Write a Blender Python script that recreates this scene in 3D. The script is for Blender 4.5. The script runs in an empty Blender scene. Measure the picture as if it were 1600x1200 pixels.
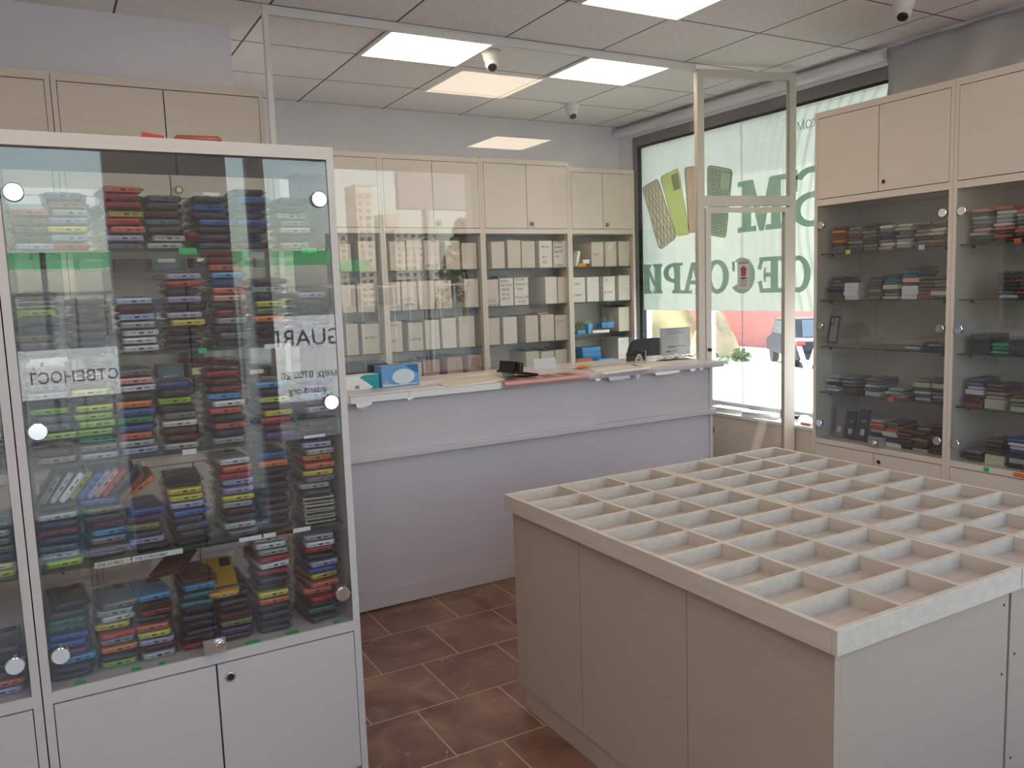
SKY, SUN, EXPO, LED = .33, 8.0, 1.66, 2.5
import bpy, bmesh, math, random
from mathutils import Vector, Matrix
rnd = random.Random(7)
C = bpy.context.scene.collection
scene = bpy.context.scene
PI = math.pi

# ---------------------------------------------------------------- camera
F_PX, YAW, PITCH, ROLL, EYE = 1276.66, 0.51428454, 0.11572891, 0.03472759, 1.5
def cam_axes():
    cy, sy, cp, sp = math.cos(YAW), math.sin(YAW), math.cos(PITCH), math.sin(PITCH)
    f = Vector((sy*cp, cy*cp, -sp)); r = Vector((cy, -sy, 0)); d = f.cross(r)
    cr, sr = math.cos(ROLL), math.sin(ROLL)
    return cr*r + sr*d, -sr*r + cr*d, f
CR, CD, CF = cam_axes()
def ray(px, py):
    return CR*((px-800)/F_PX) + CD*((py-600)/F_PX) + CF
EYEV = Vector((0, 0, EYE))
def at(px, py, ax, v):
    "the point of the plane  coordinate[ax] = v  that the photograph shows at (px, py)"
    d = ray(px, py)
    return EYEV + d*((v - EYEV[ax])/d[ax])
cd = bpy.data.cameras.new('camera'); cam = bpy.data.objects.new('camera', cd); C.objects.link(cam)
cd.sensor_width = 36; cd.lens = F_PX/1600*36; cd.clip_start = .01; cd.clip_end = 3000
m = Matrix((CR, -CD, -CF)).transposed().to_4x4(); m.translation = EYEV
cam.matrix_world = m
scene.camera = cam

# ---------------------------------------------------------------- materials
def mat(name, col=(.8,.8,.8), rough=.5, metal=0, spec=.5, var=0, vscale=(8,8,8), bump=0, bscale=200, alpha=None, objcol=False, trans=0):
    mt = bpy.data.materials.new(name); mt.use_nodes = True
    nt = mt.node_tree; b = nt.nodes['Principled BSDF']
    b.inputs['Base Color'].default_value = (*col, 1)
    b.inputs['Roughness'].default_value = rough; b.inputs['Metallic'].default_value = metal
    b.inputs['Specular IOR Level'].default_value = spec
    if objcol:
        oi = nt.nodes.new('ShaderNodeObjectInfo'); nt.links.new(oi.outputs['Color'], b.inputs['Base Color'])
    if var:
        tc = nt.nodes.new('ShaderNodeTexCoord'); mp = nt.nodes.new('ShaderNodeMapping'); mp.inputs['Scale'].default_value = vscale
        nz = nt.nodes.new('ShaderNodeTexNoise'); nz.inputs['Scale'].default_value = 1; nz.inputs['Detail'].default_value = 6
        mr = nt.nodes.new('ShaderNodeMapRange'); mr.inputs['From Min'].default_value = .3; mr.inputs['From Max'].default_value = .7
        mr.inputs['To Min'].default_value = 1-var; mr.inputs['To Max'].default_value = 1+var
        mx = nt.nodes.new('ShaderNodeVectorMath'); mx.operation = 'SCALE'; mx.inputs[0].default_value = col
        nt.links.new(tc.outputs['Object'], mp.inputs['Vector']); nt.links.new(mp.outputs[0], nz.inputs['Vector'])
        nt.links.new(nz.outputs['Fac'], mr.inputs['Value']); nt.links.new(mr.outputs[0], mx.inputs['Scale'])
        nt.links.new(mx.outputs[0], b.inputs['Base Color'])
    if bump:
        tc = nt.nodes.new('ShaderNodeTexCoord'); nz = nt.nodes.new('ShaderNodeTexNoise'); nz.inputs['Scale'].default_value = bscale
        nz.inputs['Detail'].default_value = 4
        bp = nt.nodes.new('ShaderNodeBump'); bp.inputs['Strength'].default_value = bump; bp.inputs['Distance'].default_value = .01
        nt.links.new(tc.outputs['Object'], nz.inputs['Vector']); nt.links.new(nz.outputs['Fac'], bp.inputs['Height'])
        nt.links.new(bp.outputs[0], b.inputs['Normal'])
    return mt

def glass(name, tint=(.95,.97,.96), rough=.0, r0=.06, haze=0):
    "thin pane: clear, with the mirror image that grows towards grazing view"
    mt = bpy.data.materials.new(name); mt.use_nodes = True; nt = mt.node_tree; nt.nodes.clear()
    N = nt.nodes.new
    out = N('ShaderNodeOutputMaterial'); mix = N('ShaderNodeMixShader'); tr = N('ShaderNodeBsdfTransparent'); gl = N('ShaderNodeBsdfGlossy')
    tr.inputs[0].default_value = (*tint, 1); gl.inputs['Roughness'].default_value = rough
    ge = N('ShaderNodeNewGeometry'); dt = N('ShaderNodeVectorMath'); dt.operation = 'DOT_PRODUCT'
    ab = N('ShaderNodeMath'); ab.operation = 'ABSOLUTE'; su = N('ShaderNodeMath'); su.operation = 'SUBTRACT'; su.inputs[0].default_value = 1
    pw = N('ShaderNodeMath'); pw.operation = 'POWER'; pw.inputs[1].default_value = 5
    ma = N('ShaderNodeMath'); ma.operation = 'MULTIPLY_ADD'; ma.inputs[1].default_value = 1-r0; ma.inputs[2].default_value = r0
    L = nt.links.new
    L(ge.outputs['Incoming'], dt.inputs[0]); L(ge.outputs['Normal'], dt.inputs[1]); L(dt.outputs['Value'], ab.inputs[0])
    L(ab.outputs[0], su.inputs[1]); L(su.outputs[0], pw.inputs[0]); L(pw.outputs[0], ma.inputs[0])
    L(ma.outputs[0], mix.inputs[0]); L(tr.outputs[0], mix.inputs[1]); L(gl.outputs[0], mix.inputs[2])
    last = mix
    if haze:
        df = N('ShaderNodeBsdfDiffuse'); df.inputs[0].default_value = (.8,.8,.82,1)
        m2 = N('ShaderNodeMixShader'); m2.inputs[0].default_value = haze
        L(mix.outputs[0], m2.inputs[1]); L(df.outputs[0], m2.inputs[2]); last = m2
    L(last.outputs[0], out.inputs[0])
    return mt

def emit(name, col, s):
    mt = bpy.data.materials.new(name); mt.use_nodes = True; nt = mt.node_tree; nt.nodes.clear()
    o = nt.nodes.new('ShaderNodeOutputMaterial'); e = nt.nodes.new('ShaderNodeEmission')
    e.inputs[0].default_value = (*col, 1); e.inputs[1].default_value = s; nt.links.new(e.outputs[0], o.inputs[0])
    return mt

def translucent(name, col, tf=.6, rings=False):
    mt = bpy.data.materials.new(name); mt.use_nodes = True; nt = mt.node_tree; nt.nodes.clear()
    N = nt.nodes.new; L = nt.links.new
    o = N('ShaderNodeOutputMaterial'); d = N('ShaderNodeBsdfDiffuse'); t = N('ShaderNodeBsdfTranslucent'); mx = N('ShaderNodeMixShader')
    d.inputs[0].default_value = (*col, 1); t.inputs[0].default_value = (*col, 1); mx.inputs[0].default_value = tf
    L(d.outputs[0], mx.inputs[1]); L(t.outputs[0], mx.inputs[2]); L(mx.outputs[0], o.inputs[0])
    if rings:   # the printed fan of curved lines
        tc = N('ShaderNodeTexCoord'); mp = N('ShaderNodeMapping'); w = N('ShaderNodeTexWave'); w.wave_type = 'RINGS'; w.rings_direction = 'X'
        mp.inputs['Location'].default_value = (0, -2.2, -1.9); w.inputs['Scale'].default_value = 4.2; w.inputs['Distortion'].default_value = 2.2; w.inputs['Detail'].default_value = 1
        w.inputs['Detail Scale'].default_value = .5
        r = N('ShaderNodeMapRange'); r.inputs['From Min'].default_value = .55; r.inputs['From Max'].default_value = .95; r.inputs['To Max'].default_value = .34
        sp = N('ShaderNodeSeparateXYZ'); g = N('ShaderNodeMapRange'); g.inputs['From Min'].default_value = 4.3; g.inputs['From Max'].default_value = 3.7
        mu = N('ShaderNodeMath'); mu.operation = 'MULTIPLY'; cm = N('ShaderNodeMix'); cm.data_type = 'RGBA'
        cm.inputs['A'].default_value = (*col, 1); cm.inputs['B'].default_value = (col[0]*.55, col[1]*.62, col[2]*.62, 1)
        L(tc.outputs['Object'], mp.inputs[0]); L(mp.outputs[0], w.inputs[0]); L(w.outputs['Fac'], r.inputs['Value'])
        L(tc.outputs['Object'], sp.inputs[0]); L(sp.outputs['Y'], g.inputs['Value'])
        L(r.outputs[0], mu.inputs[0]); L(g.outputs[0], mu.inputs[1]); L(mu.outputs[0], cm.inputs['Factor'])
        L(cm.outputs['Result'], d.inputs[0]); L(cm.outputs['Result'], t.inputs[0])
    return mt

M = {}
M['laminate'] = mat('laminate', (.73,.655,.585), .42, var=.025, vscale=(3,3,60), bump=.04, bscale=120)
M['pale_laminate'] = mat('pale_laminate', (.54,.515,.51), .38, var=.02, vscale=(3,3,60))
M['counter_laminate'] = mat('counter_laminate', (.60,.56,.595), .34, var=.02, vscale=(3,3,60))
M['island_board'] = mat('island_board', (.44,.36,.30), .45, var=.03, vscale=(3,3,50))
M['tray_board'] = mat('tray_board', (.58,.52,.455), .5, var=.07, vscale=(40,5,60))
M['tray_floor'] = mat('tray_floor', (.50,.43,.37), .5, var=.10, vscale=(9,60,9))
M['edge'] = mat('edge', (.30,.27,.24), .6)
M['dark_gap'] = mat('dark_gap', (.02,.02,.02), .9)
M['wall'] = mat('wall_paint', (.87,.865,.93), .8, var=.03, vscale=(2,2,2), bump=.05, bscale=60)
M['chrome'] = mat('chrome', (.86,.86,.86), .08, 1)
M['steel'] = mat('steel', (.55,.55,.55), .3, 1)
M['brass'] = mat('brass', (.45,.36,.22), .3, 1)
M['alu'] = mat('white_aluminium', (.85,.85,.86), .35)
M['greyframe'] = mat('grey_frame', (.22,.22,.23), .45)
M['black'] = mat('black_plastic', (.012,.012,.014), .4)
M['blackcloth'] = mat('black_mesh_fabric', (.02,.02,.024), .85, bump=.4, bscale=400)
M['white'] = mat('white_plastic', (.82,.82,.82), .35)
M['paper'] = mat('paper', (.82,.82,.84), .7)
M['cream_paper'] = mat('cream_paper', (.75,.70,.60), .55)
M['card'] = mat('box_card', (.60,.53,.45), .7, var=.07, vscale=(4,4,90))
M['card_pale'] = mat('pale_box_card', (.70,.66,.61), .7, var=.05, vscale=(4,4,90))
M['card_red'] = mat('reddish_box_card', (.42,.25,.20), .7, var=.07, vscale=(4,4,90))
M['ink'] = mat('ink', (.03,.03,.045), .7)
M['blueink'] = mat('blue_ink', (.08,.12,.35), .7)
M['greyink'] = mat('grey_ink', (.25,.25,.28), .7)
M['glass'] = glass('clear_glass', (.90,.93,.925))
M['screen'] = glass('screen_glass', (.95,.96,.96))
M['door_glass'] = glass('door_glass', (.92,.935,.93), haze=.012)
M['shelf_glass'] = glass('shelf_glass', (.72,.80,.77))
M['shelf_edge'] = mat('green_glass_edge', (.03,.06,.05), .15)
M['bag'] = glass('clear_bag', (.92,.92,.935), .10, .035, .004)
M['case'] = mat('phone_case_plastic', (.5,.5,.5), .33, objcol=True)
M['fabric'] = mat('case_leather', (.5,.5,.5), .55, objcol=True, bump=.1, bscale=300)
M['port'] = mat('port_cutout', (.015,.015,.015), .6)
M['film'] = translucent('window_film', (.66,.685,.64), .62, True)
M['letter'] = translucent('green_vinyl', (.56,.72,.64), .62)
M['led'] = emit('led_diffuser', (1,.80,.61), LED)
M['green_tape'] = mat('green_tape', (.02,.50,.12), .5)
M['orange_tag'] = mat('orange_tag', (.85,.15,.05), .5)
M['yellow_tag'] = mat('yellow_tag', (.85,.70,.05), .5)
M['red'] = mat('red_plastic', (.45,.03,.03), .4)

def node_floor():
    mt = bpy.data.materials.new('brown_floor_tiles'); mt.use_nodes = True; nt = mt.node_tree; b = nt.nodes['Principled BSDF']
    N = nt.nodes.new; L = nt.links.new
    tc = N('ShaderNodeTexCoord'); mp = N('ShaderNodeMapping'); mp.inputs['Location'].default_value = (-.532+.3367*.5*0, -2.283+.3385*6, 0)
    br = N('ShaderNodeTexBrick'); br.offset = .5; br.inputs['Scale'].default_value = 1; br.inputs['Brick Width'].default_value = .3367
    br.inputs['Row Height'].default_value = .3385; br.inputs['Mortar Size'].default_value = .0035; br.inputs['Mortar Smooth'].default_value = .3
    br.inputs['Color1'].default_value = (.9,.9,.9,1); br.inputs['Color2'].default_value = (1.12,1.12,1.12,1); br.inputs['Mortar'].default_value = (1,1,1,1)
    n1 = N('ShaderNodeTexNoise'); n1.inputs['Scale'].default_value = 5; n1.inputs['Detail'].default_value = 8; n1.inputs['Distortion'].default_value = .6
    cr = N('ShaderNodeValToRGB'); cr.color_ramp.elements[0].position = .33; cr.color_ramp.elements[0].color = (.135,.068,.046,1)
    cr.color_ramp.elements[1].position = .72; cr.color_ramp.elements[1].color = (.30,.165,.11,1)
    n2 = N('ShaderNodeTexNoise'); n2.inputs['Scale'].default_value = 7; n2.inputs['Detail'].default_value = 5; n2.inputs['Distortion'].default_value = 1.6
    v = N('ShaderNodeMath'); v.operation = 'SUBTRACT'; v.inputs[1].default_value = .5; va = N('ShaderNodeMath'); va.operation = 'ABSOLUTE'
    vr = N('ShaderNodeMapRange'); vr.inputs['From Min'].default_value = .0; vr.inputs['From Max'].default_value = .007; vr.inputs['To Min'].default_value = 1; vr.inputs['To Max'].default_value = 0
    n3 = N('ShaderNodeTexNoise'); n3.inputs['Scale'].default_value = 9; k = N('ShaderNodeMapRange'); k.inputs['From Min'].default_value = .52; k.inputs['From Max'].default_value = .66
    mu = N('ShaderNodeMath'); mu.operation = 'MULTIPLY'; mv = N('ShaderNodeMix'); mv.data_type = 'RGBA'; mv.inputs['B'].default_value = (.5,.32,.2,1)
    ml = N('ShaderNodeMix'); ml.data_type = 'RGBA'; ml.blend_type = 'MULTIPLY'; ml.inputs['Factor'].default_value = 1
    mg = N('ShaderNodeMix'); mg.data_type = 'RGBA'; mg.inputs['B'].default_value = (.45,.31,.22,1)
    L(tc.outputs['Object'], mp.inputs[0]); L(mp.outputs[0], br.inputs['Vector'])
    for n in (n1, n2, n3): L(tc.outputs['Object'], n.inputs['Vector'])
    L(n1.outputs['Fac'], cr.inputs[0]); L(n2.outputs['Fac'], v.inputs[0]); L(v.outputs[0], va.inputs[0]); L(va.outputs[0], vr.inputs['Value'])
    L(n3.outputs['Fac'], k.inputs['Value']); L(vr.outputs[0], mu.inputs[0]); L(k.outputs[0], mu.inputs[1])
    L(mu.outputs[0], mv.inputs['Factor']); L(cr.outputs[0], mv.inputs['A']); L(mv.outputs['Result'], ml.inputs['A']); L(br.outputs['Color'], ml.inputs['B'])
    L(br.outputs['Fac'], mg.inputs['Factor']); L(ml.outputs['Result'], mg.inputs['A']); L(mg.outputs['Result'], b.inputs['Base Color'])
    b.inputs['Roughness'].default_value = .27
    bp = N('ShaderNodeBump'); bp.inputs['Strength'].default_value = .25; bp.inputs['Distance'].default_value = .003; bp.invert = True
    L(br.outputs['Fac'], bp.inputs['Height']); L(bp.outputs[0], b.inputs['Normal'])
    return mt
M['floor'] = node_floor()

def node_ceiling():
    mt = bpy.data.materials.new('ceiling_tiles'); mt.use_nodes = True; nt = mt.node_tree; b = nt.nodes['Principled BSDF']
    N = nt.nodes.new; L = nt.links.new
    tc = N('ShaderNodeTexCoord'); mp = N('ShaderNodeMapping'); mp.inputs['Location'].default_value = (-1.61+6.1, -3.865+5.9, 0)
    br = N('ShaderNodeTexBrick'); br.offset = 0; br.inputs['Scale'].default_value = 1; br.inputs['Brick Width'].default_value = .61; br.inputs['Row Height'].default_value = .59
    br.inputs['Mortar Size'].default_value = .005; br.inputs['Mortar Smooth'].default_value = 0
    br.inputs['Color1'].default_value = (.90,.875,.88,1); br.inputs['Color2'].default_value = (.86,.835,.84,1); br.inputs['Mortar'].default_value = (.10,.095,.09,1)
    nz = N('ShaderNodeTexNoise'); nz.inputs['Scale'].default_value = 60; nz.inputs['Detail'].default_value = 6
    r = N('ShaderNodeMapRange'); r.inputs['To Min'].default_value = .86; r.inputs['To Max'].default_value = 1.14
    mx = N('ShaderNodeVectorMath'); mx.operation = 'SCALE'
    L(tc.outputs['Object'], mp.inputs[0]); L(mp.outputs[0], br.inputs['Vector']); L(tc.outputs['Object'], nz.inputs['Vector'])
    L(nz.outputs['Fac'], r.inputs['Value']); L(br.outputs['Color'], mx.inputs[0]); L(r.outputs[0], mx.inputs['Scale']); L(mx.outputs[0], b.inputs['Base Color'])
    b.inputs['Roughness'].default_value = .85
    bp = N('ShaderNodeBump'); bp.inputs['Strength'].default_value = .3; bp.inputs['Distance'].default_value = .006; bp.invert = True
    L(br.outputs['Fac'], bp.inputs['Height']); L(bp.outputs[0], b.inputs['Normal'])
    return mt
M['ceiling'] = node_ceiling()

# ---------------------------------------------------------------- mesh helpers
class MB:
    "collects shapes and links them as ONE mesh object"
    def __init__(s, tf=None): s.v, s.f, s.mi, s.tf, s.sm = [], [], [], tf, set()
    def add(s, vs, fs, mi=0, smooth=False):
        n = len(s.v); s.v += [tuple(v) for v in vs]
        for f in fs:
            if smooth: s.sm.add(len(s.f))
            s.f.append([n+i for i in f]); s.mi.append(mi)
        return s
    def box(s, x0, x1, y0, y1, z0, z1, mi=0):
        if x0 > x1: x0, x1 = x1, x0
        if y0 > y1: y0, y1 = y1, y0
        if z0 > z1: z0, z1 = z1, z0
        vs = [(x0,y0,z0),(x1,y0,z0),(x1,y1,z0),(x0,y1,z0),(x0,y0,z1),(x1,y0,z1),(x1,y1,z1),(x0,y1,z1)]
        return s.add(vs, [(0,3,2,1),(4,5,6,7),(0,1,5,4),(1,2,6,5),(2,3,7,6),(3,0,4,7)], mi)
    def prism(s, poly, a0, a1, ax='z', mi=0):
        "closed outline poly (2-D, counter-clockwise) extruded along an axis"
        n = len(poly)
        def P(p, a): return (p[0],p[1],a) if ax == 'z' else (p[0],a,p[1]) if ax == 'y' else (a,p[0],p[1])
        vs = [P(p,a0) for p in poly] + [P(p,a1) for p in poly]
        fs = [list(range(n))[::-1], list(range(n,2*n))] + [(i,(i+1)%n,n+(i+1)%n,n+i) for i in range(n)]
        return s.add(vs, fs, mi)
    def cyl(s, c, r, h, ax='z', n=20, mi=0, r2=None):
        r2 = r if r2 is None else r2
        a = [2*PI*i/n for i in range(n)]
        lo = [(r*math.cos(t), r*math.sin(t), 0) for t in a]; hi = [(r2*math.cos(t), r2*math.sin(t), h) for t in a]
        def Q(p):
            if ax == 'z': q = p
            elif ax == 'y': q = (p[0], p[2], p[1])
            else: q = (p[2], p[0], p[1])
            return (q[0]+c[0], q[1]+c[1], q[2]+c[2])
        vs = [Q(p) for p in lo+hi]
        s.add(vs, [list(range(n))[::-1], list(range(n,2*n))], mi)
        return s.add(vs, [(i,(i+1)%n,n+(i+1)%n,n+i) for i in range(n)], mi, True)
    def lathe(s, c, prof, n=24, mi=0, R=None):
        vs = []
        for r, z in prof:
            for i in range(n):
                t = 2*PI*i/n; p = Vector((r*math.cos(t), r*math.sin(t), z))
                if R: p = R @ p
                vs.append((p.x+c[0], p.y+c[1], p.z+c[2]))
        k = len(prof); fs = [(j*n+i, j*n+(i+1)%n, (j+1)*n+(i+1)%n, (j+1)*n+i) for j in range(k-1) for i in range(n)]
        s.add(vs, fs, mi, True)
        return s.add(vs, [list(range(n))[::-1], [(k-1)*n+i for i in range(n)]], mi)
    def tube(s, pts, r, n=8, mi=0):
        pts = [Vector(p) for p in pts]; vs = []
        for i, p in enumerate(pts):
            d = (pts[min(i+1,len(pts)-1)] - pts[max(i-1,0)]).normalized()
            u = d.cross(Vector((0,0,1)) if abs(d.z) < .9 else Vector((1,0,0))).normalized(); w = d.cross(u)
            for j in range(n):
                t = 2*PI*j/n; q = p + u*(r*math.cos(t)) + w*(r*math.sin(t)); vs.append(tuple(q))
        fs = [(i*n+j, i*n+(j+1)%n, (i+1)*n+(j+1)%n, (i+1)*n+j) for i in range(len(pts)-1) for j in range(n)]
        s.add(vs, fs, mi, True)
        return s.add(vs, [list(range(n))[::-1], [(len(pts)-1)*n+j for j in range(n)]], mi)
    def mesh(s, name, mats):
        me = bpy.data.meshes.new(name)
        vs = [tuple(s.tf @ Vector(v)) for v in s.v] if s.tf else s.v
        me.from_pydata(vs, [], s.f)
        for mm in (mats if isinstance(mats, (list, tuple)) else [mats]): me.materials.append(M[mm] if isinstance(mm, str) else mm)
        for i, p in enumerate(me.polygons):
            p.material_index = s.mi[i]; p.use_smooth = i in s.sm
        bm = bmesh.new(); bm.from_mesh(me); bmesh.ops.recalc_face_normals(bm, faces=bm.faces); bm.to_mesh(me); bm.free()
        return me
    def obj(s, name, mats, parent=None, bev=0, seg=2):
        o = bpy.data.objects.new(name, s.mesh(name, mats)); C.objects.link(o)
        if parent is not None: o.parent = parent
        if bev:
            b = o.modifiers.new('edges', 'BEVEL'); b.width = bev; b.segments = seg; b.limit_method = 'ANGLE'; b.angle_limit = .6
        return o
def tag(o, label=None, cat=None, group=None, kind=None):
    if label: o['label'] = label
    if cat: o['category'] = cat
    if group: o['group'] = group
    if kind: o['kind'] = kind
    return o
def empty(name, loc=(0,0,0), rz=0, label=None, cat=None, group=None):
    o = bpy.data.objects.new(name, None); C.objects.link(o); o.location = loc; o.rotation_euler = (0,0,rz); o.empty_display_size = .1
    return tag(o, label, cat, group)
def struct(mb, name, mats, parent=None, bev=0):
    o = mb.obj(name, mats, parent, bev); o['kind'] = 'structure'; return o
def B(x0,x1,y0,y1,z0,z1): return MB().box(x0,x1,y0,y1,z0,z1)
def text(name, body, loc, size, mtl, parent=None, rot=(PI/2,0,0), flip=False, shear=0, align='LEFT', thick=.0004, line=1.0):
    cu = bpy.data.curves.new(name, 'FONT'); cu.body = body; cu.size = size; cu.shear = shear; cu.align_x = align; cu.extrude = thick; cu.space_line = line
    cu.resolution_u = 3
    t_ = bpy.data.objects.new(name, cu); C.objects.link(t_)
    me = bpy.data.meshes.new_from_object(t_.evaluated_get(bpy.context.evaluated_depsgraph_get()))
    bpy.data.objects.remove(t_); me.materials.clear(); me.materials.append(M[mtl])
    o = bpy.data.objects.new(name, me); C.objects.link(o); o.location = loc; o.rotation_euler = rot
    if parent is not None: o.parent = parent
    return o
ORD = ['first','second','third','fourth','fifth','sixth','seventh','eighth','ninth','tenth','eleventh','twelfth','thirteenth','fourteenth']
def level(i, n):
    return 'lowest' if i == 0 else 'topmost' if i == n-1 else ORD[i] + ' up'
# ================================================================ the room
CEIL = 2.81
struct(B(-1.7,4.5,-.6,5.8,-.1,0), 'floor', 'floor')
struct(B(-1.7,4.5,-.6,5.8,CEIL,CEIL+.12), 'ceiling', 'ceiling')
struct(B(.9,4.5,5.68,5.8,0,CEIL), 'wall_back', 'wall')
struct(B(-1.7,.9,4.26,5.8,0,CEIL), 'wall_alcove', 'wall')
struct(B(-1.75,-1.6,-.6,4.26,0,CEIL), 'wall_left', 'wall')
mb = MB().box(4.32,4.5,5.505,5.68,0,CEIL).box(4.32,4.5,-.6,3.05,0,CEIL).box(4.32,4.5,3.05,5.505,2.70,CEIL)
struct(mb, 'wall_right', 'wall')
struct(B(4.22,4.5,3.05,5.68,0,.528), 'wall_parapet', 'laminate')
struct(B(4.205,4.33,3.05,5.505,.53,.553), 'trim_sill', 'white', bev=.003)
mb = MB(); mb.tube([(4.29,3.13,2.755),(4.29,5.67,2.755)], .035, 14)
struct(mb, 'trim_header', 'wall')
# shop front behind the camera: piers, posts and tall panes
mb = MB().box(-1.7,4.5,-.6,-.45,2.79,CEIL).box(-1.7,-.64,-.6,-.45,0,2.79).box(.34,.98,-.6,-.45,0,2.79).box(1.10,1.2,-.55,-.47,0,2.79).box(4.2,4.32,-.6,-.45,0,2.79)  # solid left end narrows the first pane to cut light from the front
mb.box(-1.7,4.5,-.6,-.45,0,.1).box(1.2,4.2,-.6,-.45,.1,.62).box(2.45,2.52,-.55,-.47,0,2.79)  # unseen low wall under the right panes added to shade the island front
struct(mb, 'wall_front', 'wall')
mb = MB()
for a, b in ((-.64,.34),(.98,1.1),(1.2,2.45),(2.52,4.2)): mb.box(a,b,-.515,-.51,.1 if a < 1.1 else .62,2.79)
struct(mb, 'window_2', 'glass')

# window in the right-hand wall: grey frame, black gasket, pane; the film is a thing of its own
WY0, WY1, WZ0, WZ1 = 3.05, 5.505, .553, 2.70
win = empty('window_1', (4.34,4.3,.553)); win['kind'] = 'structure'
def wpart(mb, name, m): o = mb.obj(name, m, win); o.location = (-4.34,-4.3,-.553); return o
f = .062
wpart(MB().box(4.33,4.40,WY0,WY1,WZ0,WZ0+f).box(4.33,4.40,WY0,WY1,WZ1-.075,WZ1).box(4.33,4.40,WY1-.045,WY1,WZ0+f,WZ1-.075), 'window_frame', 'greyframe')
g = .018
wpart(MB().box(4.345,4.39,WY1-.045-.03,WY1-.045,WZ0+f,WZ1-.075).box(4.345,4.39,WY0,WY1-.075,WZ1-.075-g,WZ1-.075), 'gasket', 'black')
wpart(B(4.372,4.378,WY0,WY1-.045,WZ0+f,WZ1-.08), 'pane', 'glass')
js = at(1160,300,0,4.37).y
wpart(B(4.366,4.371,js-.002,js+.002,WZ0+f,WZ1-.08), 'pane_joint', 'greyink')

# printed film with the mirrored shop lettering
FX = 4.36
FZ0, FY1 = 1.287, WY1-.076
film = B(FX,FX+.003,WY0,FY1,FZ0,WZ1-.095).obj('window_film', 'film')
tag(film, 'pale green printed film covering the upper part of the shop window', 'window film')
def fyz(px, py): p = at(px, py, 0, FX); return p.y, p.z
class Glyph:
    "letters as the shop sees them, drawn in a unit box and laid on the film"
    def __init__(s, x0, x1, ytl, ybl, ytr, ybr):
        s.a = fyz(x0,ytl), fyz(x0,ybl), fyz(x1,ytr), fyz(x1,ybr); s.mb = MB(); s.x = FX-.0025
    def P(s, u, v):
        (yt,zt),(yb,zb),(yt2,zt2),(yb2,zb2) = s.a
        # u is measured on the wall itself
        y0, y1 = (yt+yb)/2, (yt2+yb2)/2; z0, z1 = (zb+zb2)/2, (zt+zt2)/2
        return (y0+(y1-y0)*u, z0+(z1-z0)*v)
    def poly(s, *pts): s.mb.prism([s.P(*p) for p in pts], s.x, s.x+.002, 'x'); return s
    def rect(s, u0,u1,v0,v1): return s.poly((u0,v0),(u1,v0),(u1,v1),(u0,v1))
    def arc(s, cu,cv,ru,rv,tu,tv,a0,a1,n=18):
        for i in range(n):
            p, q = a0+(a1-a0)*i/n, a0+(a1-a0)*(i+1)/n
            p, q = math.radians(p), math.radians(q)
            s.poly((cu+(ru-tu)*math.cos(p),cv+(rv-tv)*math.sin(p)),(cu+ru*math.cos(p),cv+rv*math.sin(p)),(cu+ru*math.cos(q),cv+rv*math.sin(q)),(cu+(ru-tu)*math.cos(q),cv+(rv-tv)*math.sin(q)))
        return s
    def done(s, name='letter'): o = s.mb.obj(name, 'letter', film); return o
# second line, from the far end of the window: I P A O S E S (mirrored)
G = Glyph(1004,1036,413,459,413,459); G.rect(.08,.36,.1,.9).rect(.62,.92,.1,.9)
for u in (0,.53): G.rect(u,u+.45,0,.1).rect(u,u+.45,.9,1)
G.poly((.36,.84),(.36,.60),(.62,.16),(.62,.40)).done()
G = Glyph(1037,1068,411,458.5,411,458.5); G.rect(.55,.84,.1,.9).rect(.45,.95,0,.1).rect(.52,.98,.9,1)
G.arc(.52,.68,.52,.32,.26,.12,90,270).rect(.52,.55,.78,.9).rect(.52,.55,.36,.48).done()
G = Glyph(1066,1103,410,458.5,410,458.5); G.poly((.1,.1),(.28,.1),(.5,.78),(.5,1),(.40,1)).poly((.66,.1),(.92,.1),(.60,1),(.5,1),(.5,.78)).rect(0,.42,0,.1).rect(.56,1.04,0,.1).poly((.345,.3),(.613,.3),(.585,.42),(.384,.42)).done()
G = Glyph(1103,1139,405.5,459,405.5,459); G.arc(.5,.5,.5,.5,.25,.13,0,360,32).done()
G = Glyph(1143,1180,402.5,458.5,402.5,458.5); G.arc(.45,.5,.55,.5,.27,.13,-140,122,28).rect(.04,.15,.62,.90).done()
G = Glyph(1184,1224,401,457,401,457); G.rect(.52,.8,.12,.88).rect(.08,.98,0,.12).rect(.08,.98,.88,1).poly((.08,.12),(.22,.12),(.16,.34),(0,.30)).poly((.08,.88),(.22,.88),(.14,.64),(0,.68)).rect(.32,.52,.44,.56).rect(.24,.32,.30,.70).done()
G = Glyph(1231,1267,399,457,399,457); G.arc(.45,.5,.55,.5,.27,.13,-140,122,28).rect(.04,.15,.62,.90).done()
# first line: M S
G = Glyph(1153,1228,283,363,273,357)
G.poly((0,0),(.40,0),(.40,.1),(.29,.1),(.29,.70),(.46,0),(.56,0),(.71,.70),(.71,.1),(.6,.1),(.6,0),(1,0),(1,.1),(.9,.1),(.9,.9),(1,.9),(1,1),(.68,1),(.51,.30),(.33,1),(0,1),(0,.9),(.1,.9),(.1,.1),(0,.1)).done()
G = Glyph(1238,1300,264,356,255,352); G.arc(.5,.74,.46,.26,.20,.1,-88,160).arc(.5,.29,.5,.29,.22,.1,90,340).rect(.05,.14,.62,.98).done()
p = at(1248,204,0,FX)
text('letter', 'КОМ', (FX-.002, at(1290,199,0,FX).y-.05+at(1248,199,0,FX).y-at(1268,199,0,FX).y, p.z), .075, 'letter', film, (PI/2,0,PI/2))
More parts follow.
